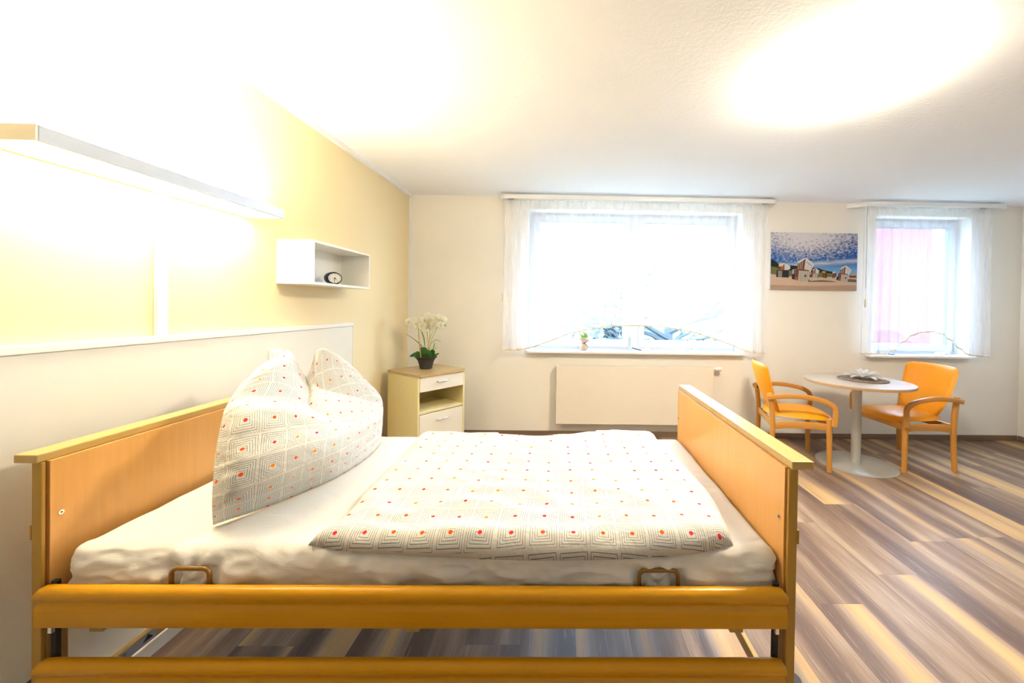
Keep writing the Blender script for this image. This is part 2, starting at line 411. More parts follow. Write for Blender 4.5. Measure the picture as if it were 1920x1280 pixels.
# white painted cove strip along the yellow wall
bm = NB(); box(bm, 0, .028, YF, B, H-.03, H-.0005); box(bm, 0, .03, B-.012, B-.0005, .055, H-.03)
struct('trim_1', bm, 'white_strip')
for nm, (x0, x1, y0, y1), mt in (('baseboard_back', (0.002, XR-.014, B-.013, B-.0005), 'baseboard'), ('baseboard_right', (XR-.013, XR-.0005, YF+.01, B-.014), 'baseboard_y')):
    bm = NB(); box(bm, x0, x1, y0, y1, 0.0005, .055, .003); struct(nm, bm, mt)
bm = NB(); box(bm, .0005, .078, YF+.01, 3.0, .0005, .057, .003); struct('baseboard_left', bm, 'cream_front')

# windows ------------------------------------------------------------------
def ring_frame(bm, x0, x1, z0, z1, w, y0, y1, bev=.004, wb=None):
    wb = wb or w
    box(bm, x0, x0+w, y0, y1, z0, z1, bev); box(bm, x1-w, x1, y0, y1, z0, z1, bev)
    box(bm, x0+w-.002, x1-w+.002, y0, y1, z1-w, z1, bev); box(bm, x0+w-.002, x1-w+.002, y0, y1, z0, z0+wb, bev)
def sash(parent, x0, x1, z0, z1, handle=None):
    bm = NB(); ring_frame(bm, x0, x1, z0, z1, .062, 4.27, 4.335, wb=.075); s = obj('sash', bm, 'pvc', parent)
    bm = NB(); ring_frame(bm, x0+.058, x1-.058, z0+.070, z1-.058, .007, 4.274, 4.32, 0); obj('gasket', bm, 'seal', s)
    bm = NB(); box(bm, x0+.06, x1-.06, 4.300, 4.306, z0+.073, z1-.06); obj('pane', bm, 'glass', s)
    if handle is not None:
        bm = NB(); box(bm, handle-.013, handle+.013, 4.258, 4.27, 1.55, 1.66, .003); box(bm, handle-.01, handle+.01, 4.232, 4.248, 1.50, 1.62, .004); box(bm, handle-.008, handle+.008, 4.24, 4.262, 1.6, 1.615)
        obj('handle', bm, 'white_plastic', s)
def window(name, O, splits):
    wroot = empty(name, ((O[0]+O[1])/2, 4.3, O[2])); wroot['kind'] = 'structure'
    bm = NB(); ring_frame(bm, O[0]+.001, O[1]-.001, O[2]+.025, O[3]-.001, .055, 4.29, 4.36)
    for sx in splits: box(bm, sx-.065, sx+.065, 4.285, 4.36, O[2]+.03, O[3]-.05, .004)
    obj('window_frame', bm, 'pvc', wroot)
    # hinges
    return wroot
w1 = window('window_1', O1, [2.375]); sash(w1, 1.275, 2.325, .93, 2.34, 2.29); sash(w1, 2.43, 3.45, .93, 2.34, 2.46)
w2 = window('window_2', O2, []); sash(w2, 4.96, 5.90, .93, 2.345, 5.00)
for px, par in ((2.338, w1), (5.915, w2)):
    bm = NB(); cyl(bm, (px, 4.262, .98), .008, -.05, .05, 12); cyl(bm, (px, 4.262, 2.2), .008, -.05, .05, 12); obj('hinge', bm, 'grey_metal', par, smooth=40)
for i, (x0, x1, O) in enumerate(((1.245, 3.505, O1), (4.83, 5.95, O2))):
    bm = NB()
    box(bm, x0, x1, B-.08, B-.0005, .877, .90, .004)
    box(bm, O[0]+.001, O[1]-.001, B-.02, 4.289, .8775, .8995, 0)
    struct('trim_%d' % (i+2), bm, 'white_plastic')

# ------------------------------------------------------------------ wall panel, cable cover, socket, wall lamp, shelf
t = empty('wall_panel', (.015, 1.6, 0), 0, 'long off-white protection board on yellow wall behind bed headboard', 'wall panel')
bm = NB(); box(bm, .001, .026, -1.0, 3.01, .058, 1.185, .002); obj('board', bm, 'panel', t)
bm = NB(); box(bm, .001, .034, -1.0, 3.018, 1.186, 1.213, .004); box(bm, .001, .03, 3.011, 3.018, .058, 1.186, .001); obj('edge_strip', bm, 'white_lam', t)
bm = NB(); box(bm, .001, .020, 1.59, 1.63, 1.2135, 1.775, .002); base_obj('cable_cover', bm, 'white_lam', 'white vertical cable cover strip between wall lamp and wall panel', 'cable cover')
t = empty('wall_socket', (.027, 2.21, 1.0), 0, 'white wall socket frame on the panel behind the pillow tips', 'socket')
bm = NB(); box(bm, .0262, .036, 2.165, 2.25, .93, 1.093, .004); obj('frame', bm, 'white_plastic', t)
for z0 in (.94, 1.018):
    bm = NB(); box(bm, .036, .041, 2.178, 2.237, z0, z0+.066, .003); cyl(bm, (.0415, 2.2075, z0+.033), .02, -.001, .0005, 24, axis='X', mi=1); obj('insert', bm, ['white_plastic', 'panel'], t)

t = empty('wall_lamp', (.0, 1.56, 1.78), 0, 'long white wall lamp bar shining up and down above the bed', 'wall lamp')
bm = NB()
box(bm, .185, .200, 1.095, 2.025, 1.778, 1.822, .002); obj('front_fascia', bm, 'lamp_metal', t)
bm = NB(); box(bm, .002, .20, 1.088, 1.0945, 1.778, 1.822, .001); obj('end_cap', bm, 'white_lam', t)
bm = NB(); box(bm, .002, .20, 2.0255, 2.032, 1.778, 1.822, .001); obj('end_cap', bm, 'white_lam', t)
bm = NB(); box(bm, .002, .018, 1.0955, 2.0245, 1.780, 1.820, .001); box(bm, .018, .05, 1.14, 1.16, 1.781, 1.79); box(bm, .018, .05, 1.96, 1.98, 1.781, 1.79)
box(bm, .019, .184, 1.0955, 2.0245, 1.797, 1.802); obj('back_housing', bm, 'cream_front', t)
bm = NB(); box(bm, .022, .183, 1.0957, 2.0243, 1.780, 1.7965, .001); obj('lower_diffuser', bm, 'lamp_warm_down', t)
bm = NB(); box(bm, .03, .170, 1.11, 2.01, 1.8025, 1.815, .001); obj('upper_diffuser', bm, 'lamp_warm_up', t)

t = empty('box_shelf', (.0, 2.575, 1.46), 0, 'open white box shelf on the yellow wall holding a small clock', 'shelf')
th = .014
bm = NB(); box(bm, .001, .207, 2.252, 2.252+th, 1.46, 1.712, .001); obj('side_panel', bm, 'white_lam', t)
bm = NB(); box(bm, .001, .207, 2.898-th, 2.898, 1.46, 1.712, .001); obj('side_panel', bm, 'white_lam', t)
bm = NB(); box(bm, .001, .207, 2.2665, 2.8835, 1.712-th, 1.712, .001); obj('top_panel', bm, 'white_lam', t)
bm = NB(); box(bm, .001, .207, 2.2665, 2.8835, 1.46, 1.46+th, .001); obj('bottom_panel', bm, 'white_lam', t)
bm = NB(); box(bm, .001, .008, 2.2665, 2.8835, 1.4745, 1.6975); obj('back_panel', bm, 'white_lam', t)

# clock
t = empty('alarm_clock', (.115, 2.60, 1.4742), math.radians(58), 'small dark blue oval clock standing inside the white box shelf', 'clock'); t.scale = (.86, .86, .86)
# local: front = -Y, oval in XZ
def oval(bm, y0, y1, rx, rz, cz, n=40, rx2=None, rz2=None, mi=0):
    rx2 = rx2 or rx; rz2 = rz2 or rz
    a = [bm.verts.new((rx*math.cos(2*PI*i/n), y0, cz+rz*math.sin(2*PI*i/n))) for i in range(n)]
    b = [bm.verts.new((rx2*math.cos(2*PI*i/n), y1, cz+rz2*math.sin(2*PI*i/n))) for i in range(n)]
    for i in range(n): bm.faces.new((a[i], a[(i+1) % n], b[(i+1) % n], b[i])).material_index = mi
    bm.faces.new(a[::-1]).material_index = mi; bm.faces.new(b).material_index = mi
bm = NB(); oval(bm, -.016, -.024, .060, .047, .050, rx2=.054, rz2=.041); oval(bm, -.016, .012, .060, .047, .050); oval(bm, .012, .028, .060, .047, .050, rx2=.046, rz2=.033)
box(bm, -.03, .03, -.015, .02, .0, .02, .004)
obj('case', bm, 'clock_body', t, local=True, smooth=35)
bm = NB(); oval(bm, -.0245, -.0255, .047, .036, .050); obj('dial', bm, 'clock_face', t, local=True)
bm = NB()
for i in range(12):
    a = i*PI/6; cx, cz = .039*math.sin(a), .05+.0295*math.cos(a); box(bm, cx-.0022, cx+.0022, -.0263, -.0257, cz-.0026, cz+.0026)
obj('hour_marks', bm, 'ink', t, local=True)
def hand(a, L, wd, mt, y):
    bm = NB(); d = Vector((math.sin(a), 0, math.cos(a))); s = Vector((math.cos(a), 0, -math.sin(a)))
    c = Vector((0, y, .05)); q = [c-s*wd, c+s*wd, c+s*wd*.5+d*L, c-s*wd*.5+d*L]
    v = [bm.verts.new(p) for p in q]+[bm.verts.new(p+Vector((0, -.0005, 0))) for p in q]
    bm.faces.new(v[:4]); bm.faces.new(v[4:][::-1])
    for i in range(4): bm.faces.new((v[i], v[(i+1) % 4], v[4+(i+1) % 4], v[4+i]))
    obj('clock_hand', bm, mt, t, local=True)
hand(math.radians(185), .024, .002, 'ink', -.0268); hand(math.radians(128), .026, .0015, 'ink', -.0274); hand(math.radians(268), .022, .002, 'red_hand', -.028)
bm = NB(); cyl(bm, (0, -.0285, .05), .0045, -.003, .0015, 16, axis='Y'); obj('hub', bm, 'ink', t, local=True)

# ------------------------------------------------------------------ ceiling lamp
t = empty('ceiling_lamp', (2.985, 1.90, H), 0, 'round glowing flush ceiling lamp over the room', 'ceiling lamp')
bm = NB(); cyl(bm, (2.985, 1.90, H), .235, -.018, -.0005, 64); obj('base_ring', bm, 'white_plastic', t, smooth=40)
bm = NB(); lathe(bm, (2.985, 1.90, H), [(.228, -.0185), (.245, -.03), (.240, -.05), (.215, -.072), (.16, -.09), (.09, -.1), (.01, -.103)], 64); obj('glass_dome', bm, 'lamp_ceiling', t, smooth=60)

# ------------------------------------------------------------------ nightstand (local: front = -Y)
t = empty('nightstand', (.383, 3.612, 0), .94, 'cream bedside cabinet with wooden top standing in the room corner', 'nightstand')
HW, HD = .235, .225
bm = NB(); prism(bm, [(x, y) for x, y in rrect(.50, .482, .03, 6)], .748, .770); bmesh.ops.bevel(bm, geom=[e for e in bm.edges if abs(e.verts[0].co.z-e.verts[1].co.z) < 1e-6], offset=.004, segments=2, affect='EDGES'); obj('top', bm, 'ns_top', t, local=True, smooth=40)
for s in (-1, 1):
    bm = NB(); box(bm, s*HW-.009, s*HW+.009, -HD, HD, .06, .7475, .001); o = obj('side_panel', bm, 'cream_lam', t, local=True)
    if s == -1:
        for y0, z0, z1, hw in ((.075, .53, .62, .006), (.075, .26, .35, .006), (.018, .60, .625, .007), (.02, .50, .53, .006), (.02, .30, .35, .004), (.04, .22, .245, .012)):
            bm = NB(); box(bm, -HW-.0102, -HW-.0092, y0-hw, y0+hw, z0, z1); obj('tape_residue', bm, 'cream_front', o, local=True)
bm = NB(); box(bm, -HW+.0095, HW-.0095, HD-.01, HD, .06, .7475); obj('back_panel', bm, 'cream_lam', t, local=True)
bm = NB(); box(bm, -HW+.0095, HW-.0095, -HD+.003, HD-.0105, .435, .457, .001); obj('shelf_board', bm, 'cream_lam', t, local=True)
bm = NB(); box(bm, -HW+.0095, HW-.0095, -HD+.02, HD-.0105, .615, .628); obj('divider', bm, 'cream_lam', t, local=True)
bm = NB(); box(bm, -HW+.0095, HW-.0095, -HD+.02, HD-.0105, .065, .08); obj('bottom_board', bm, 'cream_lam', t, local=True)
def arc_handle(par, z, y):
    bm = NB(); pts = smooth_path([(-.062, y, z), (-.055, y-.012, z), (0, y-.026, z-.002), (.055, y-.012, z), (.062, y, z)], 6); tube(bm, pts, .0052, 10); obj('handle', bm, 'chrome', par, local=True, smooth=60)
bm = NB(); box(bm, -HW+.011, HW-.011, -HD-.002, -HD+.016, .622, .744, .002); d = obj('drawer_front', bm, 'cream_front', t, local=True); arc_handle(d, .695, -HD-.001)
bm = NB(); box(bm, -HW+.011, HW-.011, -HD-.002, -HD+.016, .085, .428, .002); d = obj('door', bm, 'cream_front', t, local=True); arc_handle(d, .365, -HD-.001)
for sx in (-1, 1):
    for sy in (-1, 1):
        bm = NB(); cyl(bm, (sx*.19, sy*.18, .027), .026, -.011, .011, 20, axis='X'); cyl(bm, (sx*.19, sy*.18, .0), .008, .03, .065, 10); obj('caster', bm, 'dark', t, local=True, smooth=40)

# ------------------------------------------------------------------ orchid
PO = Vector((.36, 3.645, .7705))
t = empty('potted_orchid', PO, 0, 'white orchid in a flared charcoal pot on the bedside cabinet', 'plant')
bm = NB(); lathe(bm, (0, 0, 0), [(.052, 0), (.054, .005), (.060, .035), (.068, .065), (.080, .088), (.100, .108), (.097, .110), (.078, .095), (.05, .092)], 40); obj('pot', bm, 'pot', t, local=True, smooth=50)
bm = NB(); lathe(bm, (0, 0, 0), [(.078, .093), (.06, .1), (.02, .106)], 24); obj('soil', bm, 'soil', t, local=True, smooth=50)
SP = 4.95e-3 # metres per pixel at the plant
def pp(px, py, dy=0.0):
    q = aty(px, py, PO.y+dy); return Vector(q)-PO
def blade(bm, pts, wd, mi=0, cup=.15):
    path = [Vector(p) for p in smooth_path(pts, 5)]; n = len(path); L = []
    for i, p in enumerate(path):
        tt = (path[min(i+1, n-1)]-path[max(i-1, 0)]).normalized(); s = tt.cross(Vector((.15, 1, .1))).normalized()
        k = math.sin(PI*min(1, (i/(n-1))*.93+.07))**.7*wd
        nn = s.cross(tt)
        L.append([bm.verts.new(p-s*k+nn*k*cup), bm.verts.new(p), bm.verts.new(p+s*k+nn*k*cup)])
    for a, b in zip(L, L[1:]):
        bm.faces.new((a[0], a[1], b[1], b[0])).material_index = mi; bm.faces.new((a[1], a[2], b[2], b[1])).material_index = mi
def C8(x, y): return 740+x/9.85, 570+y/9.85     # zoomed crop -> pixel
for pts, wd, dy in (([(470, 960), (400, 925), (270, 970)], .020, -.02), ([(520, 970), (600, 900), (690, 940)], .03, -.04), ([(640, 975), (700, 890), (745, 870)], .027, -.02),
                    ([(560, 980), (620, 975), (720, 985)], .02, -.06), ([(500, 980), (500, 850), (470, 800)], .022, .03), ([(540, 975), (560, 860), (530, 790)], .025, .0), ([(560, 970), (430, 900), (400, 900)], .015, .04), ([(690, 960), (770, 930), (825, 908)], .008, -.02)):
    bm = NB(); blade(bm, [pp(*C8(*p), dy*(i/2)) for i, p in enumerate(pts)], wd); obj('leaf', bm, 'leaf', t, local=True, smooth=0)
for pts, wd in (([(530, 800), (400, 680), (180, 530)], .004), ([(650, 760), (750, 660), (875, 700)], .003), ([(560, 790), (530, 600), (445, 390)], .007), ([(690, 870), (725, 780), (742, 700)], .005), ([(720, 840), (760, 810), (800, 800)], .002), ([(500, 780), (460, 740), (350, 640)], .003), ([(600, 800), (680, 560), (720, 480)], .002)):
    bm = NB(); blade(bm, [pp(*C8(*p)) for p in pts], wd, 0, .3); obj('grass_blade', bm, 'grass', t, local=True, smooth=0)
for pts, r in (([(470, 960), (455, 700), (440, 480), (415, 400)], .0028), ([(600, 940), (640, 700), (650, 500), (690, 330)], .003), ([(640, 900), (680, 670), (760, 480), (810, 365)], .0022)):
    bm = NB(); tube(bm, smooth_path([pp(*C8(*p)) for p in pts], 6), r, 8); obj('flower_stem', bm, 'stem', t, local=True, smooth=60)
for a, b in (((485, 990), (440, 560)), ((645, 900), (598, 505))):
    bm = NB(); tube(bm, [pp(*C8(*a), -.012), pp(*C8((a[0]+b[0])/2+3, (a[1]+b[1])/2), -.012), pp(*C8(*b), -.012)], .0042, 8); obj('cane_stick', bm, 'stick', t, local=True, smooth=60)
def orchid_flower(c, r, yaw, tilt):
    bm = NB(); R = Matrix.Rotation(yaw, 3, 'Z') @ Matrix.Rotation(tilt, 3, 'X')
    for k, (a, L, wd) in enumerate(((90, 1, .42), (18, 1.0, .62), (162, 1.0, .62), (-50, .95, .42), (-130, .95, .42))):
        a = math.radians(a); d = Vector((math.cos(a), 0, math.sin(a))); s = Vector((-math.sin(a), 0, math.cos(a))); N = 6; rows = []
        for i in range(N+1):
            u = i/N; wv = math.sin(PI*(u*.9+.08))**.6*wd*r; dep = -.25*r*math.sin(u*PI*.9)-(.02 if k in (1, 2) else 0)*r
            rows.append([bm.verts.new(c+R @ (d*u*L*r+s*wv*q+Vector((0, dep+abs(q)*.12*r, 0)))) for q in (-1, -.5, 0, .5, 1)])
        for x, y in zip(rows, rows[1:]):
            for j in range(4): bm.faces.new((x[j], x[j+1], y[j+1], y[j]))
    bmesh.ops.solidify(bm, geom=bm.faces[:], thickness=.0012)
    o = obj('blossom', bm, 'petal', t, local=True, smooth=0)
    bm = NB(); bmesh.ops.create_icosphere(bm, subdivisions=2, radius=r*.2); bm.transform(Matrix.Translation(c+R @ Vector((0, -.3*r, -.08*r)))); obj('blossom_centre', bm, 'petal_core', o, local=True, smooth=0)
rnd = random.Random(3)
for x, y, r in ((265, 330, .026), (345, 320, .030), (410, 370, .028), (560, 290, .032), (620, 240, .032), (650, 300, .030), (570, 430, .034), (510, 400, .028), (640, 380, .028), (740, 270, .030), (800, 270, .032), (855, 330, .030), (900, 300, .028), (850, 390, .024), (720, 400, .026)):
    orchid_flower(pp(*C8(x, y), rnd.uniform(-.03, .03)), r*1.6, rnd.uniform(-.5, .5), rnd.uniform(-.4, .3))
for x, y in ((225, 342), (240, 370), (290, 380), (525, 215), (556, 200), (895, 395), (935, 398), (930, 380)):
    bm = NB(); bmesh.ops.create_icosphere(bm, subdivisions=2, radius=.0075); bm.transform(Matrix.Translation(pp(*C8(x, y)))); obj('bud', bm, 'grass', t, local=True, smooth=0)

# ------------------------------------------------------------------ radiator
t = empty('radiator', (2.36, 4.07, .16), 0, 'wide flat cream radiator mounted on the wall under the larger window', 'radiator')
bm = NB(); box(bm, 1.552, 3.172, 4.03, 4.040, .157, .755, .003); obj('front_plate', bm, 'radiator', t)
bm = NB(); box(bm, 1.555, 1.565, 4.041, 4.115, .17, .752, .002); obj('side_plate', bm, 'radiator', t)
bm = NB(); box(bm, 3.16, 3.17, 4.041, 4.115, .17, .752, .002); obj('side_plate', bm, 'radiator', t)
bm = NB(); box(bm, 1.566, 3.159, 4.10, 4.114, .16, .74); obj('rear_plate', bm, 'radiator', t)
bm = NB()
for i in range(100):
    if i in (33, 66): continue
    x = 1.57+i*.0159; box(bm, x, x+.0085, 4.043, 4.098, .748, .752)
box(bm, 1.566, 3.159, 4.0405, 4.046, .74, .7525); box(bm, 1.566, 3.159, 4.095, 4.0995, .74, .7525)
obj('top_grille', bm, 'radiator', t)
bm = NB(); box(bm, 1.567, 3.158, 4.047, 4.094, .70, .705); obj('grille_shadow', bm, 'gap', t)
bm = NB(); cyl(bm, (3.20, 4.07, .735), .013, -.028, .0, 20, axis='X'); cyl(bm, (3.20, 4.07, .735), .021, 0, .03, 24, axis='X'); cyl(bm, (3.23, 4.07, .735), .024, 0, .035, 24, r2=.022, axis='X'); obj('thermostat_valve', bm, 'white_plastic', t, smooth=40)
for bx in (1.75, 2.95):
    bm = NB(); box(bm, bx-.02, bx+.02, 4.1145, 4.139, .3, .6); obj('wall_bracket', bm, 'radiator', t)

# ------------------------------------------------------------------ curtain rails and curtains
def curtain_rail(pts, label, x0, x1, brackets):
    t = empty('curtain_rail', ((x0+x1)/2, 4.0, 2.44), 0, label, 'curtain rail')
    bm = NB(); sweep(bm, pts, rrect(.012, .044, .004, 2)); obj('fascia', bm, 'white_plastic', t, smooth=40)
    bm = NB(); box(bm, x0+.05, x1-.05, 4.012, 4.055, 2.464, 2.474); obj('track', bm, 'white_plastic', t)
    for bx in brackets:
        bm = NB(); box(bm, bx-.03, bx+.03, 4.012, 4.1395, 2.4745, 2.488); box(bm, bx-.03, bx+.03, 4.127, 4.1395, 2.42, 2.488); obj('bracket', bm, 'grey_metal', t)
zr = 2.460
def endarc(x, s, y0=3.985, r=.05): # rounded return at an end
    return [(x-s*r+s*r*math.sin(a), y0+r-r*math.cos(a), zr) for a in [i*PI/2/6 for i in range(7)]]
left = endarc(.968, -1)[::-1]; right = endarc(3.775, 1)
left = [(.968, 4.06, zr)]+left
curtain_rail(left+right+[(3.775, 4.06, zr)], 'long white curtain rail above the larger window on the left', .97, 3.77, (1.05, 3.72))
p2 = smooth_path([(4.585, 4.125, zr), (4.66, 4.06, zr), (4.76, 4.01, zr), (4.86, 3.99, zr)], 5)+[(5.2, 3.985, zr)]+endarc(6.172, 1)+[(6.172, 4.06, zr)]
curtain_rail(p2, 'shorter white curtain rail with a curved end above the right window', 4.72, 6.15, (6.06,))

def curtain(x0, x1, hem_px, label, pleat, amp, seed, cord=None):
    YC = 4.032
    hp = [aty(px, py, YC) for px, py in hem_px]; hx = [p[0] for p in hp]; hz = [p[2] for p in hp]
    t = empty('curtain', ((x0+x1)/2, YC, .9), 0, label, 'curtain')
    nx = int((x1-x0)/.0075); nz = 46; ztop = 2.436
    def warp(s): return .35*noise.noise(Vector((s*1.7, seed, 0)))
    def pos(s, u):
        """s 0..1 across, u 0 top .. 1 hem"""
        x = x0+s*(x1-x0); zb = float(np.interp(x, hx, hz)); z = ztop+(zb-ztop)*u
        ph = 2*PI*(x-x0)/pleat
        a = amp*(.55+.45*u)
        ph2 = ph+(warp(x*3)+.25*math.sin(u*3+seed))*u*3
        yy = YC+a*math.sin(ph2)*(1+.3*noise.noise(Vector((x*4, u*1.5, seed))))
        if u < .08: yy = YC+a*(math.exp(-((ph/(2*PI)) % 1-.5)**2*90)*2-.4)*(1-u/.08)+(yy-YC)*(u/.08)
        xx = x+.25*pleat*math.sin(ph2*2)*.22*u+.01*noise.noise(Vector((x*2, u, seed)))*u
        return (xx, yy, z)
    bm = NB(); P = np.array([[pos(j/nx, (i/nz)**1.2) for j in range(nx+1)] for i in range(nz+1)])
    grid_mesh(bm, P); obj('voile', bm, 'sheer', t)
    bm = NB()
    V = [[bm.verts.new((p[0], p[1]+dy, p[2]+dz)) for dy, dz in ((-.0015, -.006), (-.0015, .006), (.0015, .006), (.0015, -.006))] for p in P[nz]]
    for a, b in zip(V, V[1:]):
        for k in range(4): bm.faces.new((a[k], a[(k+1) % 4], b[(k+1) % 4], b[k]))
    obj('hem_tape', bm, 'hem', t)
    if cord:
        bm = NB(); tube(bm, [(cord, 4.012, 2.45), (cord, 4.012, 1.6), (cord-.002, 4.012, 1.48)], .0022, 6); c = obj('pull_cord', bm, 'white_plastic', t, smooth=60)
        bm = NB(); cyl(bm, (cord-.002, 4.012, 1.43), .007, -.03, .05, 12); obj('cord_weight', bm, 'hem', c, smooth=50)
hem1 = [(943, 655), (972, 656), (995, 652), (1035, 637.5), (1067, 624.5), (1105, 617.5), (1140, 612), (1160, 610.5), (1191, 610), (1240, 612.5), (1271, 616.7), (1306, 624), (1342, 635.5), (1377, 649), (1395, 657.5), (1415, 661), (1436, 662)]
hem2 = [(1612, 662.7), (1660, 664), (1679, 654.7), (1694, 639), (1713, 627), (1728, 622.6), (1748, 621.5), (1769, 627), (1784.5, 638.6), (1802, 655.4), (1819, 666), (1854, 668.8)]
curtain(1.01, 3.70, hem1, 'wide sheer white curtain with arched hem over the larger left window', .0952, .013, 1.3, 1.0)
curtain(4.70, 6.05, hem2, 'narrower sheer white curtain with arched hem over the right window', .1, .014, 5.1, 4.72)

# ------------------------------------------------------------------ canvas picture
t = empty('canvas_picture', (3.785, B-.022, 1.573), 0, 'beach photo canvas with hooded wicker chairs hanging between the windows', 'picture')
W_, H_ = .92, .603
bm = NB(); box(bm, 0, W_, 0, .0205, 0, H_, .002); obj('stretcher_canvas', bm, 'c_white', t, local=True)
bm = NB(); polys = []
def cq(x, y): # crop pixel -> canvas coordinates
    u = (x-(132+(1115-y)/980*16))/1470; v = (1117+u*28-y)/982; return u*W_, v*H_
LAY = [0]
def poly(pts, mi, raw=False):
    LAY[0] += 1; y = -.0008-LAY[0]*.00003
    vs = [bm.verts.new((min(max(q[0], 0), W_), y, min(max(q[1], 0), H_))) for q in ([cq(*p) for p in pts] if not raw else pts)]
    f = bm.faces.new(vs); f.material_index = mi
mats = ['canvas_sky', 'c_sand', 'c_hill', 'c_grass', 'c_white', 'c_cream', 'c_wick', 'c_wick2', 'c_orange', 'c_dark', 'c_shadow', 'c_navy', 'c_grey', 'c_sand2']
S = {n: i for i, n in enumerate(mats)}
poly([(0, 0), (W_, 0), (W_, H_), (0, H_)], 0, True)
poly([(130, 600), (180, 610), (235, 650), (280, 690), (330, 720), (450, 700), (600, 715), (700, 745), (830, 745), (930, 750), (1040, 790), (1180, 815), (1250, 850), (1250, 920), (130, 920)], S['c_hill'])
poly([(130, 720), (230, 735), (330, 780), (450, 790), (600, 800), (830, 820), (1000, 830), (1180, 850), (1240, 880), (1240, 930), (130, 930)], S['c_grass'])
poly([(130, 850), (300, 880), (600, 905), (900, 915), (1200, 905), (1600, 900), (1595, 1150), (130, 1118)], S['c_sand'])
poly([(130, 1040), (800, 1060), (1595, 1050), (1595, 1150), (130, 1118)], S['c_sand2'])
poly([(780, 975), (1000, 960), (1180, 975), (1260, 995), (1000, 990), (800, 990)], S['c_shadow'])
poly([(1450, 940), (1595, 950), (1595, 1000), (1460, 990)], S['c_shadow'])
# chair 1 (left, small)
poly([(255, 780), (335, 790), (430, 780), (445, 800), (445, 915), (230, 905), (240, 800)], S['c_dark']); poly([(262, 795), (335, 800), (328, 910), (262, 905)], S['c_grey'])
poly([(295, 700), (372, 680), (372, 785), (300, 775)], S['c_wick2']); poly([(372, 665), (470, 715), (470, 760), (440, 785), (372, 785)], S['c_white']); poly([(285, 675), (372, 662), (345, 712), (272, 712)], S['c_white']); poly([(270, 710), (345, 710), (335, 733), (266, 730)], S['c_orange'])
# chair 2 (large)
def beach_chair(X, Y, s):
    q = lambda pts: [(X+(a-600)*s, Y+(b-985)*s) for a, b in pts]
    poly(q([(505, 775), (620, 770), (610, 965), (495, 940)]), S['c_wick']); poly(q([(510, 775), (552, 775), (548, 850), (505, 850)]), S['c_white']); poly(q([(528, 780), (548, 780), (545, 860), (526, 858)]), S['c_navy']); poly(q([(500, 860), (545, 865), (540, 945), (495, 935)]), S['c_dark'])
    poly(q([(545, 900), (600, 905), (600, 962), (545, 945)]), S['c_wick2'])
    poly(q([(600, 670), (725, 610), (705, 780), (570, 785)]), S['c_wick']); poly(q([(555, 760), (680, 765), (680, 778), (555, 770)]), S['c_wick2'])
    for k in range(3): poly(q([(615+k*30, 660-k*12), (625+k*30, 655-k*12), (610+k*30, 765), (600+k*30, 765)]), S['c_cream'])
    poly(q([(615, 780), (800, 790), (790, 985), (600, 985)]), S['c_cream'])
    for k in range(4): poly(q([(648+k*38, 800), (655+k*38, 800), (645+k*38, 982), (637+k*38, 982)]), S['c_grey'])
    poly(q([(618, 775), (800, 785), (798, 805), (616, 795)]), S['c_wick']); poly(q([(710, 870), (742, 870), (740, 902), (708, 902)]), S['c_dark'])
    poly(q([(735, 572), (875, 690), (805, 835), (790, 790), (705, 775)]), S['c_white']); poly(q([(745, 640), (835, 705), (830, 715), (742, 652)]), S['c_grey']); poly(q([(780, 680), (785, 685), (755, 775), (750, 775)]), S['c_grey']); poly(q([(828, 712), (833, 716), (800, 790), (795, 788)]), S['c_grey'])
    poly(q([(735, 572), (735, 590), (620, 668), (570, 665), (640, 612)]), S['c_white'])
    poly(q([(790, 930), (800, 985), (775, 985)]), S['c_dark'])
beach_chair(850, 925, .42); beach_chair(945, 925, .01) if False else None
poly([(1010, 805), (1070, 810), (1085, 925), (1020, 922)], S['c_orange']); poly([(1012, 835), (1066, 838), (1060, 920), (1020, 918)], S['c_wick']); poly([(1070, 812), (1090, 860), (1085, 928), (1062, 925)], S['c_dark'])
poly([(1185, 820), (1235, 812), (1230, 920), (1182, 925)], S['c_wick']); poly([(1180, 850), (1200, 815), (1240, 812), (1230, 835)], S['c_white'])
beach_chair(600, 985, 1.0); beach_chair(1325, 990, .68)
poly([(1470, 885), (1520, 870), (1590, 880), (1595, 922), (1475, 920)], S['c_wick']); poly([(1500, 878), (1535, 855), (1590, 858), (1592, 885), (1505, 888)], S['c_orange'])
obj('printed_image', bm, mats, t, local=True)

# ------------------------------------------------------------------ table
TX, TY = 4.238, 3.46
t = empty('round_table', (TX, TY, 0), 0, 'round pale wood bistro table on a grey steel column between orange chairs', 'table')
bm = NB(); cyl(bm, (0, 0, 0), .405, .719, .742, 96); obj('tabletop', bm, 'tabletop', t, local=True, smooth=40)
bm = NB(); lathe(bm, (0, 0, 0), [(.4055, .7195), (.410, .722), (.410, .739), (.4055, .7415)], 96); 
for f in [f for f in bm.faces if len(f.verts) > 4]: bm.faces.remove(f)
obj('edge_band', bm, 'tableedge', t, local=True, smooth=40)
bm = NB(); cyl(bm, (0, 0, 0), .0375, .012, .7185, 40); obj('column', bm, 'grey_metal', t, local=True, smooth=40)
bm = NB(); lathe(bm, (0, 0, 0), [(.306, 0), (.307, .004), (.300, .009), (.05, .012)], 96); obj('base_plate', bm, 'grey_metal', t, local=True, smooth=40)
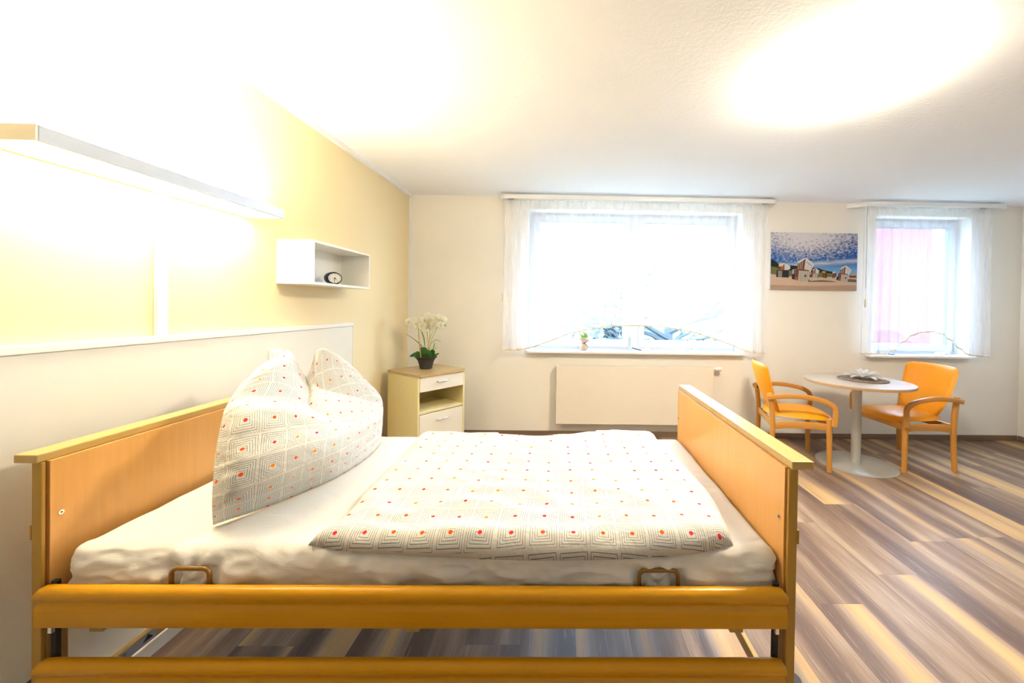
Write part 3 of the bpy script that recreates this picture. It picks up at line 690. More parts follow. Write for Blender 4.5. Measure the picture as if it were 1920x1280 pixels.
# placemat and flower
mc = atz(1617, 711, .745)
t = empty('placemat', (mc[0], mc[1], .7425), 0, 'round woven brown placemat lying on the bistro table', 'placemat')
bm = NB(); NR = 13
for k in range(NR):
    r = .012+k*.0145
    pts = []
    for i in range(73):
        a = 2*PI*i/72; rr = r*(1+.012*noise.noise(Vector((math.cos(a)*6, math.sin(a)*6, k)))); pts.append((rr*math.cos(a), rr*math.sin(a), .005+.0016*math.sin(a*(10+k*9))))
    tube(bm, pts, .0078, 6, [1, .62]*0 or None)
for v in bm.verts: v.co.z = max(.0003, v.co.z*.75)
obj('coils', bm, 'wicker', t, local=True, smooth=0)
fc = (mc[0]-.01, mc[1]-.02, .7535)
t = empty('decorative_flower', fc, .3, 'large white artificial daisy lying on the woven placemat', 'artificial flower')
rnd = random.Random(5)
for layer, (n, L, lift, wd) in enumerate(((10, .155, .13, .026), (8, .120, .45, .023), (6, .088, .9, .018))):
    for k in range(n):
        a = 2*PI*(k+.5*layer)/n+rnd.uniform(-.12, .12); Lk = L*rnd.uniform(.9, 1.08); lf = lift+rnd.uniform(-.08, .12)
        d = Vector((math.cos(a), math.sin(a), 0)); s = Vector((-math.sin(a), math.cos(a), 0)); rows = []; bm = NB()
        for i in range(9):
            u = i/8; z = .006+layer*.004+Lk*(math.sin(lf)*u+.10*math.sin(PI*u)); wv = wd*math.sin(PI*(u*.88+.07))**.6*(1 if u < .95 else .6)
            c = d*(Lk*math.cos(lf)*u+.012)+Vector((0, 0, z))
            rows.append([bm.verts.new(c+s*wv*q+Vector((0, 0, abs(q)*wv*.35))) for q in (-1, -.5, 0, .5, 1)])
        for x, y in zip(rows, rows[1:]):
            for j in range(4): bm.faces.new((x[j], x[j+1], y[j+1], y[j]))
        bmesh.ops.solidify(bm, geom=bm.faces[:], thickness=.0025)
        obj('petal', bm, 'cotton_petal', t, local=True, smooth=0)
bm = NB(); bmesh.ops.create_icosphere(bm, subdivisions=3, radius=.026)
for v in bm.verts: v.co = Vector((v.co.x, v.co.y, .034+v.co.z*.5))*1.0+v.normal*.003*noise.noise(v.co*300)
obj('centre', bm, 'pink_core', t, local=True, smooth=0)

# ------------------------------------------------------------------ chairs (local: front = +X)
def leg_path(bm, pts, r0, r1):
    n = len(pts); tube(bm, pts, 1.0, 14, [r0+(r1-r0)*i/(n-1) for i in range(n)], up=(1, 0, 0))
def make_chair(loc, rz, label):
    t = empty('armchair', loc, rz, label, 'chair', 'orange armchairs at the round table')
    for s in (-1, 1):
        bm = NB(); leg_path(bm, [(.225, s*.256, 0), (.223, s*.255, .15), (.221, s*.253, .30), (.219, s*.252, .445)], .0195, .0225); obj('leg', bm, 'chairwood_z', t, local=True, smooth=50)
        bm = NB(); leg_path(bm, smooth_path([(-.232, s*.262, 0), (-.222, s*.258, .2), (-.222, s*.256, .42), (-.245, s*.256, .635)], 5), .020, .0225); obj('leg', bm, 'chairwood_z', t, local=True, smooth=50)
    # seat rails
    for s in (-1, 1):
        bm = NB(); sweep(bm, smooth_path([(-.21, s*.252, .355), (-.1, s*.252, .372), (.1, s*.252, .378), (.205, s*.252, .372)], 5), rrect(.020, .058, .005, 2)); obj('seat_rail', bm, 'chairwood_x', t, local=True, smooth=40)
    bm = NB(); sweep(bm, smooth_path([(.222, -.236, .378), (.224, 0, .380), (.222, .236, .378)], 5), rrect(.020, .055, .005, 2)); obj('seat_rail', bm, 'chairwood_x', t, local=True, smooth=40)
    bm = NB(); sweep(bm, [(-.222, -.24, .37), (-.222, 0, .37), (-.222, .24, .37)], rrect(.020, .055, .005, 2)); obj('seat_rail', bm, 'chairwood_x', t, local=True, smooth=40)
    # arms: bent laminated strips outside the legs, open at the rear, folded down at the front
    for s in (-1, 1):
        bm = NB(); y = s*.291
        pts = smooth_path([(-.270, y-s*.01, .600), (-.18, y, .618), (-.02, y, .628), (.12, y, .610), (.205, y, .582), (.245, y, .545), (.250, y, .49), (.243, y, .395)], 6)
        sweep(bm, pts, rrect(.040, .026, .007, 2), up=(0, s, 0)); obj('armrest', bm, 'chairwood_x', t, local=True, smooth=40)
    # seat cushion
    N = 22; bm = NB(); top = np.zeros((N+1, N+1, 3)); bot = np.zeros((N+1, N+1, 3))
    for i in range(N+1):
        for j in range(N+1):
            u, v = i/N*2-1, j/N*2-1
            # squircle mapping for rounded outline
            su, sv = u*math.sqrt(1-.28*v*v), v*math.sqrt(1-.28*u*u)
            x = .022+su*.258+.02*(1-v*v)*(u > 0)*u; y = sv*.250*(1.0-.16*(1-(u+1)/2)**1.5)
            e = max(abs(u), abs(v)); prof = (1-e**6)**.5 if e < 1 else 0
            z = .425+prof*(.040+.010*(1-u*u)*(1-v*v))-.018*max(0, u-.55)**2*4
            top[i, j] = (x, y, z); bot[i, j] = (x, y, .415+(1-prof)*.010)
    grid_mesh(bm, top); grid_mesh(bm, bot); bmesh.ops.remove_doubles(bm, verts=bm.verts[:], dist=.0005); obj('seat', bm, 'orange', t, local=True, smooth=60)
    # backrest shell
    N = 26; bm = NB(); fr = np.zeros((N+1, N+1, 3)); bk = np.zeros((N+1, N+1, 3))
    for i in range(N+1):
        for j in range(N+1):
            u, v = i/N*2-1, j/N*2-1   # u: bottom..top, v: side
            z = .648+u*.238*math.sqrt(1-.05*v*v)
            hw = float(np.interp(z, [.42, .47, .58, .72, .84, .90], [.165, .190, .222, .245, .250, .240]))
            if u > .8: hw *= 1-.14*((u-.8)/.2)**3
            y = v*hw
            e = max(abs(u), abs(v)); prof = (1-e**5)**.5 if e < 1 else 0
            xc = -.165-(z-.43)*.34-.02*math.sin((z-.43)/.47*PI)+.045*(y/.24)**2*1.0
            fr[i, j] = (xc+.028*prof, y, z); bk[i, j] = (xc-.020*prof, y, z)
    grid_mesh(bm, fr); grid_mesh(bm, bk); bmesh.ops.remove_doubles(bm, verts=bm.verts[:], dist=.0005); obj('backrest', bm, 'orange', t, local=True, smooth=60)
    for s in (-1, 1):
        bm = NB(); cyl(bm, (-.235, s*.235, .600), .012, -.014, .014, 16, axis='Y'); obj('back_knob', bm, 'dark', t, local=True, smooth=40)
    return t
make_chair((3.718, 3.575, 0), -math.atan2(.121, .486), 'orange armchair on the left of the round table')
make_chair((4.73, 3.550, 0), math.radians(183.5), 'orange armchair on the right of the round table below the smaller window')

# ------------------------------------------------------------------ windowsill objects
def sp(px, py): return aty(px, py, 4.20)
q = sp(1094, 656); t = empty('flower_vase', (q[0], 4.17, .900), 0, 'small burlap wrapped vase with green and yellow flowers on sill of larger window', 'vase')
bm = NB(); lathe(bm, (0, 0, 0), [(.034, 0), (.044, .01), (.046, .035), (.034, .06), (.02, .078), (.03, .095), (.042, .115), (.05, .135), (.045, .135), (.025, .1)], 24)
for v in bm.verts: v.co += Vector((noise.noise(v.co*40), noise.noise(v.co*40+Vector((5, 5, 5))), 0))*.008
obj('wrapping', bm, 'burlap', t, local=True, smooth=0)
bm = NB(); tube(bm, [(.021*math.cos(a), .021*math.sin(a), .078) for a in [i*PI/10 for i in range(21)]], .004, 6)
tube(bm, [(0, -.022, .078), (.03, -.03, .06), (.048, -.028, .03)], .004, 6); tube(bm, [(0, -.022, .078), (.04, -.03, .1), (.055, -.025, .12)], .005, 6); obj('ribbon', bm, 'bow', t, local=True, smooth=0)
for k, (dx, h, lean) in enumerate(((-.03, .075, -.02), (-.015, .06, -.005), (.005, .08, .0), (.02, .07, .012), (.035, .05, .02))):
    bm = NB(); blade(bm, [(dx*.5, 0, .11), (dx*.8, 0, .11+h*.5), (dx+lean, 0, .12+h)], .008); obj('leaf', bm, 'grass', t, local=True, smooth=0)
for x, z in ((.022, .19), (-.012, .20)):
    bm = NB(); bmesh.ops.create_icosphere(bm, subdivisions=2, radius=.013)
    for v in bm.verts: v.co += v.co*noise.noise(v.co*200)*.5
    bm.transform(Matrix.Translation((x, -.01, z))); obj('blossom', bm, 'petal_core', t, local=True, smooth=0)
q = sp(1296, 659); t = empty('candle_holder', (q[0], 4.16, .900), 0, 'white hourglass porcelain candle holder on the right part of the larger windowsill', 'candle holder')
bm = NB(); lathe(bm, (0, 0, 0), [(.036, 0), (.036, .004), (.026, .04), (.020, .065), (.028, .10), (.038, .125), (.034, .125), (.018, .09)], 28); obj('body', bm, 'porcelain', t, local=True, smooth=50)
bm = NB(); cyl(bm, (-.02, -.026, .035), .010, -.006, .0, 16, axis='Y'); obj('ornament', bm, 'label', t, local=True)
q = sp(1200, 657)
bm = NB(); tube(bm, [(q[0]-.09, 4.18, .932), (q[0]-.03, 4.17, .918), (q[0]+.02, 4.165, .906)], .0055, 8); base_obj('pen', bm, 'dark', 'slim dark pen leaning on white lace in the middle of the larger windowsill', 'pen', smooth=60)
def lace(cx, cy, z, name, mt, label, cat, s=1.0, seed=1):
    bm = NB(); rr = random.Random(seed)
    for k in range(9):
        a0 = rr.uniform(0, 6.28); ox, oy = rr.uniform(-.04, .04)*s, rr.uniform(-.025, .025)*s; r = rr.uniform(.012, .024)*s; tz = rr.uniform(.008, .028)*s
        tube(bm, [(cx+ox+r*math.cos(a0+i*PI/8), cy+oy+r*math.sin(a0+i*PI/8)*.7, z+.004+tz*abs(math.sin(i*PI/16))) for i in range(17)], .0028*s, 5)
    base_obj(name, bm, mt, label, cat, smooth=0)
lace(q[0]+.05, 4.17, .9002, 'lace_ornament', 'porcelain', 'small white looped lace ornament beside the pen on larger windowsill', 'ornament', 1.0, 2)
q = sp(1765, 663); lace(q[0], 4.17, .9002, 'wire_ornament', 'lamp_metal', 'silver grey curled wire ornament on the sill of the right window', 'ornament', 1.3, 4)
q = sp(1664, 664); bm = NB(); box(bm, q[0]-.025, q[0]+.025, 4.13, 4.17, .9003, .912, .004); base_obj('dark_case', bm, 'seal', 'tiny dark flat case at the left end of the right windowsill', 'case')

# ------------------------------------------------------------------ bed
bed = empty('care_bed', (1.24, 1.63, 0), 0, 'beech wood care bed with high ends and two side rails in the foreground', 'bed')
YN, YB2 = 1.085, 2.185
def bed_end(name, inner, s, zc=.93):
    """inner: x of the panel face towards the mattress; s=-1 headboard (outwards is -x), s=+1 footboard"""
    e = empty(name, (inner+s*.02, (YN+YB2)/2, .2)); e.parent = bed; e.location = Vector(e.location)-Vector(bed.location)
    X = lambda a, b: (min(inner+s*a, inner+s*b), max(inner+s*a, inner+s*b))
    bm = NB(); x0, x1 = X(.0, .017); box(bm, x0, x1, YN+.022, YB2-.022, .47, .9065, .001); obj('panel', bm, 'beech_z', e)
    bm = NB(); x0, x1 = X(.008, .070); box(bm, x0, x1, YN, YB2, .9068, .93, .003, 3); obj('cap_profile', bm, 'cap', e)
    for k, (y0, y1) in enumerate(((YN+.006, YN+.016), (YB2-.016, YB2-.006))):
        x0, x1 = X(.003, .030)
        bm = NB(); box(bm, x0, x1, y0, y1, .08, .9065, .003); d = .05
        ya, yb = (y1, y1+d) if k == 0 else (y0-d, y0)
        xa, xb = X(.0185, .030); box(bm, xa, xb, ya, yb, .08, .9065, .002)
        xa, xb = X(.003, .0185); box(bm, xa, xb, ya, yb, .08, .46, .002)
        obj('post', bm, 'post', e)
    for yk in (YN+.045, YB2-.04):
        x0, x1 = X(-.002, .0015); bm = NB(); cyl(bm, ((inner-s*.0012), yk, .753), .0065, -.0016, .0016, 20, axis='X'); cyl(bm, ((inner-s*.003), yk, .753), .002, -.0012, .0012, 12, axis='X', mi=1); obj('screw', bm, ['chrome', 'dark'], e, smooth=40)
    bm = NB(); x0, x1 = X(.003, .020); box(bm, x0, x1, YN+.017, YB2-.017, .176, .216, .003); o = obj('cross_tube', bm, 'cap', e)
    if s == -1:
        bm = NB(); box(bm, inner+.0001-.003, inner-.0022, 1.20, 1.395, .179, .211)
        for k in range(4): box(bm, inner-.0022, inner-.0018, 1.22+.0, 1.30, .184+k*.006, .186+k*.006, mi=1)
        vs = [bm.verts.new((inner-.0015, 1.35, .189)), bm.verts.new((inner-.0015, 1.385, .189)), bm.verts.new((inner-.0015, 1.368, .209))]; bm.faces.new(vs).material_index = 1
        lb = obj('rating_label', bm, ['label', 'ink'], o)
        bm = NB(); box(bm, inner-.003, inner-.0022, 1.44, 1.60, .179, .211); box(bm, inner-.0022, inner-.0018, 1.455, 1.462, .183, .207, mi=1); box(bm, inner-.0022, inner-.0018, 1.462, 1.50, .201, .207, mi=1); obj('rating_label', bm, ['label', 'ink'], o)
    # bumper roller at the outer corner and castors
    x0 = inner+s*.032
    bm = NB(); cyl(bm, (x0, YN+.03, .262), .030, -.0+.0, .03, 28); obj('bumper_roller', bm, 'dark', e, smooth=40)
    for y in (YN+.035, YB2-.035):
        bm = NB(); cyl(bm, (inner+s*.015, y, .040), .04, -.013, .013, 24, axis='X'); cyl(bm, (inner+s*.015, y, .0), .01, .05, .08, 12); obj('castor', bm, 'dark', e, smooth=40)
    x0, x1 = X(.030, .036); bm = NB(); box(bm, x0, x1, YN+.006, YN+.03, .695, .735, .002); obj('clip', bm, 'post', e)
    return e
bed_end('headboard', .219, -1); bed_end('footboard', 2.262, 1)
# side rails
def rail_profile(zb, zt, y0):
    hh = zt-zb
    return [(0.026, zb), (0.002, zb), (0, zb+.004), (0, zt-.062), (.001, zt-.056), (.006, zt-.050), (.007, zt-.045), (.004, zt-.040), (-.002, zt-.033), (-.006, zt-.022), (-.005, zt-.011), (.001, zt-.003), (.008, zt), (.018, zt), (.024, zt-.004), (.026, zt-.010)]
def side_rail(x0, x1, zb, zt, y0):
    bm = NB(); prof = rail_profile(zb, zt, y0); rings = []
    for x, k in ((x0, .0), (x0+.006, .012), (x0+.014, .018), (x0+.03, .0205), (x1-.03, .0205), (x1-.014, .018), (x1-.006, .012), (x1, .0)):
        # ends are rounded: the top drops towards the end
        dz = (.0205-k)
        rings.append([bm.verts.new((x, y0+a, z if z < zt-.03 else z-dz*min(1, (z-(zt-.03))/.03)*.7)) for a, z in prof])
    n = len(prof)
    for a, b in zip(rings, rings[1:]):
        for i in range(n): bm.faces.new((a[i], a[(i+1) % n], b[(i+1) % n], b[i]))
    bm.faces.new(rings[0][::-1]); bm.faces.new(rings[-1]); return bm
zN = YN-.016
obj('side_rail', side_rail(.2245, 2.256, .472, .579, zN), 'beech_x', bed, smooth=50)
obj('side_rail', side_rail(.2245, 2.256, .270, .379, zN), 'beech_x', bed, smooth=50)
obj('side_rail', side_rail(.2245, 2.256, .275, .387, YB2-.03), 'beech_x', bed, smooth=50)
for px in (540,):
    q = aty(px, 1184, 1.10); bm = NB(); box(bm, q[0]-.009, q[0]+.009, 1.096, 1.112, .452, .52, .001); obj('rail_bracket', bm, 'post', bed)
for x in (.240, 2.240):   # slider guides behind the rail ends
    bm = NB(); box(bm, x-.008, x+.008, 1.098, 1.110, .26, .58, .002); box(bm, x-.006, x+.006, 1.09, 1.098, .44, .47, .001, mi=1); obj('rail_slider', bm, ['gap', 'chrome'], bed)
bm = NB(); box(bm, .25, 2.23, 1.145, 1.170, .455, .498, .002); box(bm, .25, 2.23, 2.05, 2.075, .455, .498, .002)
for k in range(12): box(bm, .33+k*.16, .39+k*.16, 1.1705, 2.0495, .488, .4975, .002)
obj('mattress_base', bm, 'post', bed)
for x in (.30, 1.2, 2.15):
    bm = NB(); box(bm, x-.02, x+.02, 1.171, 2.049, .40, .45, .003); box(bm, x-.02, x+.02, 1.145, 1.17, .40, .4545, .002); box(bm, x-.02, x+.02, 2.05, 2.075, .40, .4545, .002); obj('base_crossbar', bm, 'cap', bed)
# mattress retainers
for xa, xb in ((.548, .652), (1.852, 1.962)):
    bm = NB(); y = 1.1085; zt = .609; r = .018
    pts = [(xa+.006, 1.14, .492), (xa, y-.002, .505), (xa, y, zt-r)]+[(xa+r-r*math.cos(a), y, zt-r+r*math.sin(a)) for a in [i*PI/12 for i in range(1, 7)]]+[(xb-r+r*math.sin(a), y, zt-r+r*math.cos(a)) for a in [i*PI/12 for i in range(0, 7)]]+[(xb, y-.002, .505), (xb-.006, 1.14, .492)]
    sweep(bm, pts, circ(.0058, 10), up=(0, 1, 0)); obj('mattress_retainer', bm, 'brass', bed, smooth=60)

# mattress (rounded box with pulled sheet)
X0, X1, Y0, Y1, Z0, Z1 = .246, 2.256, 1.128, 2.12, .500, .655
def rounded_block(x0, x1, y0, y1, z0, z1, r, nx, ny, nz, fn):
    bm = NB(); uvl = None
    faces = []
    def face(fnp, a, b):
        P = np.zeros((a+1, b+1, 3))
        for i in range(a+1):
            for j in range(b+1): P[i, j] = fnp(i/a, j/b)
        grid_mesh(bm, P)
    L = lambda a, b, t: a+(b-a)*t
    sm = lambda t: t
    face(lambda u, v: (L(x0, x1, v), L(y0, y1, u), z1), ny, nx); face(lambda u, v: (L(x0, x1, v), L(y0, y1, u), z0), ny, nx)
    face(lambda u, v: (L(x0, x1, v), y0, L(z0, z1, u)), nz, nx); face(lambda u, v: (L(x0, x1, v), y1, L(z0, z1, u)), nz, nx)
    face(lambda u, v: (x0, L(y0, y1, v), L(z0, z1, u)), nz, ny); face(lambda u, v: (x1, L(y0, y1, v), L(z0, z1, u)), nz, ny)
    bmesh.ops.remove_doubles(bm, verts=bm.verts[:], dist=1e-5)
    for v in bm.verts:
        c = Vector((min(max(v.co.x, x0+r), x1-r), min(max(v.co.y, y0+r), y1-r), min(max(v.co.z, z0+r), z1-r)))
        d = v.co-c
        nrm = d.normalized() if d.length > 1e-9 else Vector((0, 0, 1))
        v.co = c+nrm*r if d.length > 1e-9 else v.co
        v.co += fn(v.co, nrm)
    return bm
def ridged(p): return 1-abs(noise.noise(p))*2
def sheet_disp(p, n):
    side = max(0, -n.y); endz = max(0, abs(n.x)); h = 0
    a = Vector((p.x*3.2+p.z*9, p.y*3, p.z*10-p.x*3.5)); h += .012*ridged(a)*(side+endz*.3)
    h += .0075*ridged(Vector((p.x*9-p.z*15, p.y*9, p.z*24+p.x*6)))*(side+endz*.3)
    h += .003*ridged(Vector((p.x*24+p.z*40, p.y*9, p.z*45-p.x*12)))*side
    h += .0018*noise.noise(Vector((p.x*9, p.y*12, p.z*30)))*1.0
    # swag folds radiating from the retainers
    for rx in (.60, 1.907):
        dx = abs(p.x-rx); dz = p.z-.60
        if side > .2 and dx < .30:
            k = max(0, 1-dx/.30)
            h += .006*k*math.sin(math.atan2(dz+.045, (dx+.02))*9)*side
        if side > .2 and dx < .075: # puffs out inside the loop, pinched at the wire
            h += (.003 if dx < .036 else -.012)*side*max(0, 1-abs(dz+.03)/.06)
    # soft creases on the top towards the foot end
    top = max(0, n.z)
    if top > .3: h += .0022*ridged(Vector((p.x*7, p.y*16, 2)))*(1 if p.x > 1.9 else .35)*top
    return n*h
bm = rounded_block(X0, X1, Y0, Y1, Z0, Z1, .038, 260, 70, 26, sheet_disp)
o = obj('mattress', bm, 'sheet', None, smooth=0)
tag(o, 'white sheeted mattress lying in the beech care bed', 'mattress')
me = o.data
for v in me.vertices: v.co -= Vector((1.24, 1.61, .5))
o.location = (1.24, 1.61, .5)

# ------------------------------------------------------------------ duvet
def crspline(pts, n):
    P = np.array(pts, float); L = np.r_[0, np.cumsum(np.linalg.norm(np.diff(P, axis=0), axis=1))]; q = np.array(smooth_path(pts, 10)); Lq = np.r_[0, np.cumsum(np.linalg.norm(np.diff(q, axis=0), axis=1))]
    s = np.linspace(0, Lq[-1], n); return np.stack([np.interp(s, Lq, q[:, k]) for k in range(q.shape[1])], 1)
ZD = .69
def zp(px, py, z=ZD): return tuple(atz(px, py, z)[:2])
front = [(.905, 1.135), (1.02, 1.118), (1.22, 1.107), (1.50, 1.098), (1.75, 1.100), (1.95, 1.110), (2.05, 1.122), (2.135, 1.145)]
back = [zp(787, 812), zp(850, 810), zp(950, 813), zp(1040, 816), zp(1120, 812), zp(1180, 808), zp(1228, 812)]
leftE = [front[0], zp(640, 965), zp(695, 905), zp(745, 858), back[0]]
rightE = [front[-1], zp(1345, 940), zp(1305, 890), zp(1255, 850), back[-1]]
NX, NY = 150, 110
ef, eb, el, er = crspline(front, NX+1), crspline(back, NX+1), crspline(leftE, NY+1), crspline(rightE, NY+1)
Pt = np.zeros((NY+1, NX+1, 3)); Pb = Pt.copy(); UV = np.zeros((NY+1, NX+1, 2))
CELL = .086
for i in range(NY+1):
    v = i/NY
    for j in range(NX+1):
        u = j/NX
        c = (1-v)*ef[j]+v*eb[j]+(1-u)*el[i]+u*er[i]-((1-u)*(1-v)*ef[0]+u*(1-v)*ef[-1]+(1-u)*v*eb[0]+u*v*eb[-1])
        x, y = c
        dx = min(u*1.3, (1-u)*1.3); dy = min(v*1.05, (1-v)*1.05)
        edge = lambda d, wd: math.sqrt(max(0, 1-(1-min(d/wd, 1))**2))
        e = edge(dx, .05)*edge(dy, .05)
        drape = max(0, (1.145-y)/.05)
        base = .6605-.020*drape**1.5
        n1 = noise.noise(Vector((x*3.2, y*4.0, 1.7))); n2 = ridged(Vector((x*5+y*3, y*7, 4))); n3 = noise.noise(Vector((x*14, y*17, 2)))
        wr = .012*n1+.010*n2+.003*n3
        # diagonal pulled fold near the foot-side corner, thicker foot end
        fold = .008*math.exp(-((x-y*.35-1.55)**2)/.004)*(1-abs(2*v-.8))*0+.007*math.exp(-((x+.8*(y-1.2)-2.0)**2)/.0016)*math.exp(-((y-1.35)**2)/.03)
        th = .034+.010*max(0, (x-1.6))+.012*math.exp(-((y-2.1)**2)/.01)*(abs(x-1.55) > .25)
        Pt[i, j] = (x, y, base+e*(th+wr+fold)+.001)
        Pb[i, j] = (x, y, base)
        UV[i, j] = ((x+.012*n1)/CELL+.2+.006*i*0, (y+.01*n1)/CELL+.30+(Pt[i, j][2]-.70)*4)
bm = NB(); lay = bm.loops.layers.uv.new('UVMap'); grid_mesh(bm, Pt, UV, lay); grid_mesh(bm, Pb, UV, lay)
bmesh.ops.remove_doubles(bm, verts=bm.verts[:], dist=.0012)
o = obj('duvet', bm, 'print', None, smooth=0); tag(o, 'white duvet printed with square spirals and red orange dots on the bed', 'duvet')
for v in o.data.vertices: v.co -= Vector((1.5, 1.6, .66))
o.location = (1.5, 1.6, .66)

# ------------------------------------------------------------------ pillow
rows = [
 [(399,984),(432,973),(480,957),(530,938),(580,917),(622,899),(662,876),(695,852),(713,832)],
 [(398,948),(432,936),(485,918),(535,898),(583,878),(626,860),(667,838),(700,815),(717,802)],
 [(402,892),(437,882),(490,868),(540,853),(588,838),(631,825),(669,808),(702,790),(718,782)],
 [(409,838),(440,832),(493,822),(543,812),(590,804),(632,800),(670,793),(703,776),(719,768)],
 [(420,782),(450,768),(495,764),(540,764),(580,772),(618,786),(655,793),(693,777),(718,760)],
 [(424,768),(452,754),(496,752),(541,754),(581,768),(619,783),(656,790),(693,772),(718,756)],
 [(436,745),(468,726),(512,718),(553,730),(588,757),(612,768),(654,757),(690,742),(715,745)],
 [(452,722),(482,700),(518,686),(552,692),(583,724),(598,722),(636,706),(672,708),(703,728)],
 [(466,706),(496,681),(522,667),(545,659),(577,708),(597,656),(624,660),(658,684),(690,716)]]
xd = [
 None,
 [.575,.65,.70,.74,.77,.79,.78,.745,.70],
 [.560,.65,.71,.75,.785,.80,.785,.745,.70],
 [.530,.62,.68,.72,.755,.77,.76,.725,.685],
 [.500,.58,.63,.665,.70,.72,.71,.69,.66],
 [.480,.50,.53,.555,.58,.60,.62,.63,.63],
 [.460,.48,.505,.52,.52,.55,.585,.61,.62],
 [.440,.465,.485,.485,.45,.51,.56,.59,.61],
 [.420,.42,.42,.42,.44,.50,.54,.57,.60]]
G = np.zeros((9, 9, 3))
for i in range(9):
    for j in range(9):
        G[i, j] = atz(*rows[i][j], .662) if i == 0 else atx(*rows[i][j], xd[i][j])
def crgrid(G, n):
    R, C = G.shape[:2]
    def interp(A, n):
        N = A.shape[0]; Ap = np.concatenate([2*A[:1]-A[1:2], A, 2*A[-1:]-A[-2:-1]]); out = []
        for s in np.linspace(0, N-1, n+1):
            i = min(int(s), N-2); t = s-i; a, b, c, d = Ap[i], Ap[i+1], Ap[i+2], Ap[i+3]
            out.append(.5*((2*b)+(-a+c)*t+(2*a-5*b+4*c-d)*t*t+(-a+3*b-3*c+d)*t**3))
        return np.array(out)
    H_ = interp(G, n); return interp(H_.transpose(1, 0, 2), n).transpose(1, 0, 2)
N = 120; PF = crgrid(G, N)
# arc-length based fabric coordinates
du = np.linalg.norm(np.diff(PF, axis=1), axis=2); dv = np.linalg.norm(np.diff(PF, axis=0), axis=2)
Lu = du.mean(0); Lv = dv.mean(1)
cu = np.r_[0, np.cumsum(Lu)]; cv = np.r_[0, np.cumsum(Lv)]
UVp = np.zeros((N+1, N+1, 2))
for i in range(N+1):
    for j in range(N+1): UVp[i, j] = (cu[j]/.086+.35, cv[i]/.068+.45)
nx_ = np.zeros_like(PF)
gu = np.gradient(PF, axis=1); gv = np.gradient(PF, axis=0); nn = np.cross(gu, gv); nn /= np.linalg.norm(nn, axis=2, keepdims=True)+1e-9
for i in range(N+1):
    for j in range(N+1):
        u, v = j/N, i/N; e = min(1, min(u, 1-u, v, 1-v)*14)
        p = Vector((cu[j], cv[i], 0))
        h = .0035*noise.noise(Vector((p.x*6, p.y*16, 3)))+.0025*ridged(Vector((p.x*9, p.y*22, 8)))*(1-v*.3)
        h += .005*ridged(Vector((p.x*5, p.y*30, 5)))*max(0, 1-u*2.8)      # gathered creases along the near edge
        PF[i, j] += nn[i, j]*h*e
Bd = crgrid(G, N)
PBk = np.zeros_like(PF)
for i in range(N+1):
    for j in range(N+1):
        u, v = j/N, i/N
        c = (1-v)*PF[0, j]+v*PF[N, j]+(1-u)*PF[i, 0]+u*PF[i, N]-((1-u)*(1-v)*PF[0, 0]+u*(1-v)*PF[0, N]+(1-u)*v*PF[N, 0]+u*v*PF[N, N])
        d = (math.sin(PI*u)*math.sin(PI*v))**.6
        PBk[i, j] = c+np.array([-.085, 0, -.0])*d
        PBk[i, j][2] = max(PBk[i, j][2], .6615)
        if PF[i, j][2] < .6615: PF[i, j][2] = .6615
bm = NB(); lay = bm.loops.layers.uv.new('UVMap'); grid_mesh(bm, PF, UVp, lay); grid_mesh(bm, PBk, UVp, lay)
bmesh.ops.remove_doubles(bm, verts=bm.verts[:], dist=.0004)
o = obj('pillow', bm, 'print', None, smooth=0); tag(o, 'plump creased pillow with two pointed ears standing against the headboard', 'pillow')
for v in o.data.vertices: v.co -= Vector((.6, 1.65, .66))
o.location = (.6, 1.65, .66)

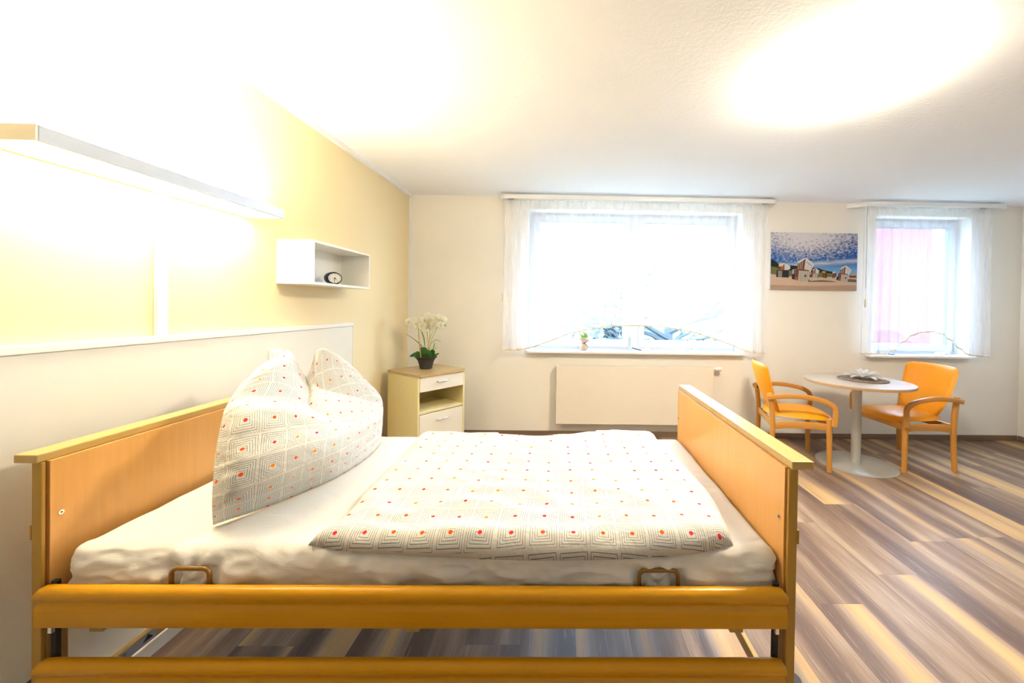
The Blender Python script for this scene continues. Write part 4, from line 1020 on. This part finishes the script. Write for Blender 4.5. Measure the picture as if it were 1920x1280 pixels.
# ------------------------------------------------------------------ outside
bm = NB(); box(bm, -30, 50, 4.6, 60, -1.1, -1.0); base_obj('lawn', bm, 'lawn', 'ground outside the windows', 'lawn', kind='structure')
def tree(x, y, z0, h, seed, label, mt='bark', r0=.16, depth=5):
    rr = random.Random(seed); t = empty('bare_tree', (x, y, z0), 0, label, 'tree'); bmT = NB(); bmB = NB()
    tube(bmT, [(0, 0, 0), (.05, 0, h*.2), (0, .03, h*.4)], r0, 10, [1, .85, .7]); obj('trunk', bmT, mt, t, local=True, smooth=0)
    def br(p, d, L, r, k):
        q = p+d*L*.5+Vector((rr.uniform(-.1, .1), rr.uniform(-.1, .1), rr.uniform(-.05, .05)))*L; e = q+(d+Vector((rr.uniform(-.35, .35), rr.uniform(-.3, .3), rr.uniform(-.2, .2)))).normalized()*L*.5
        tube(bmB, [p, q, e], r, 5, [1, .8, .6])
        if k > 0:
            for _ in range(3 if k > 1 else 4):
                nd = (d+Vector((rr.uniform(-.9, .9), rr.uniform(-.8, .8), rr.uniform(-.5, .6)))).normalized(); br(e if rr.random() < .6 else q, nd, L*rr.uniform(.6, .8), r*.6, k-1)
    for i in range(6):
        a = i*2*PI/6+rr.uniform(-.3, .3); br(Vector((0, 0, h*(.22+.03*i))), Vector((math.cos(a), math.sin(a)*.7, .45)).normalized(), h*.26, r0*.5, depth-1)
    obj('branches', bmB, mt, t, local=True)
tree(4.4, 10.5, -1.0, 4.6, 3, 'bare branching tree outside the right pane of the larger window')
def bush(x, y, z0, r, seed, label):
    rr = random.Random(seed); bm = NB()
    for k in range(420):
        a, b = rr.uniform(0, 2*PI), rr.uniform(-.1, PI/2); rad = r*rr.uniform(.5, 1)
        c = Vector((rad*math.cos(a)*math.cos(b), rad*math.sin(a)*math.cos(b)*.7, r*.5+rad*math.sin(b)*.9)); s = rr.uniform(.06, .12)*r
        d = Vector((rr.uniform(-1, 1), rr.uniform(-1, 1), rr.uniform(-1, 1))).normalized()*s; e = d.orthogonal().normalized()*s*.5
        bm.faces.new([bm.verts.new(c+q) for q in (-d, e, d, -e)])
    bmesh.ops.create_icosphere(bm, subdivisions=2, radius=r*.55, matrix=Matrix.Translation((0, 0, r*.6)))
    tube(bm, [(0, 0, 0), (0, 0, r*.5)], r*.1, 8)
    o = obj('bush', bm, 'bush', None); o.location = (x, y, z0); tag(o, label, 'bush', 'bushes outside the window')
bush(3.05, 11.5, -1.0, 1.35, 1, 'leafy bush outside the left pane of the larger window')
bush(4.7, 7.4, -1.0, 1.30, 2, 'leafy bush outside the right corner of the larger window')
t = empty('neighbour_building', (14, 15, -1.0), 0, 'pink and white building outside the right window', 'building')
xa = aty(1672, 560, 14.0)[0]; xb = aty(1746, 560, 14.0)[0]
bm = NB(); box(bm, xa, xb, 14, 20, -1.0, 6.0); obj('pink_wing', bm, 'pink_wall', t)
bm = NB(); box(bm, xb, xb+5, 14, 20, -1.0, 6.0); o = obj('white_wing', bm, 'outer_white', t)
q = aty(1764, 636.5, 13.98); bm = NB(); box(bm, q[0]-.22, q[0]+.22, 13.96, 13.999, q[2]-.35, q[2]+.05, .01); obj('window', bm, 'seal', o)
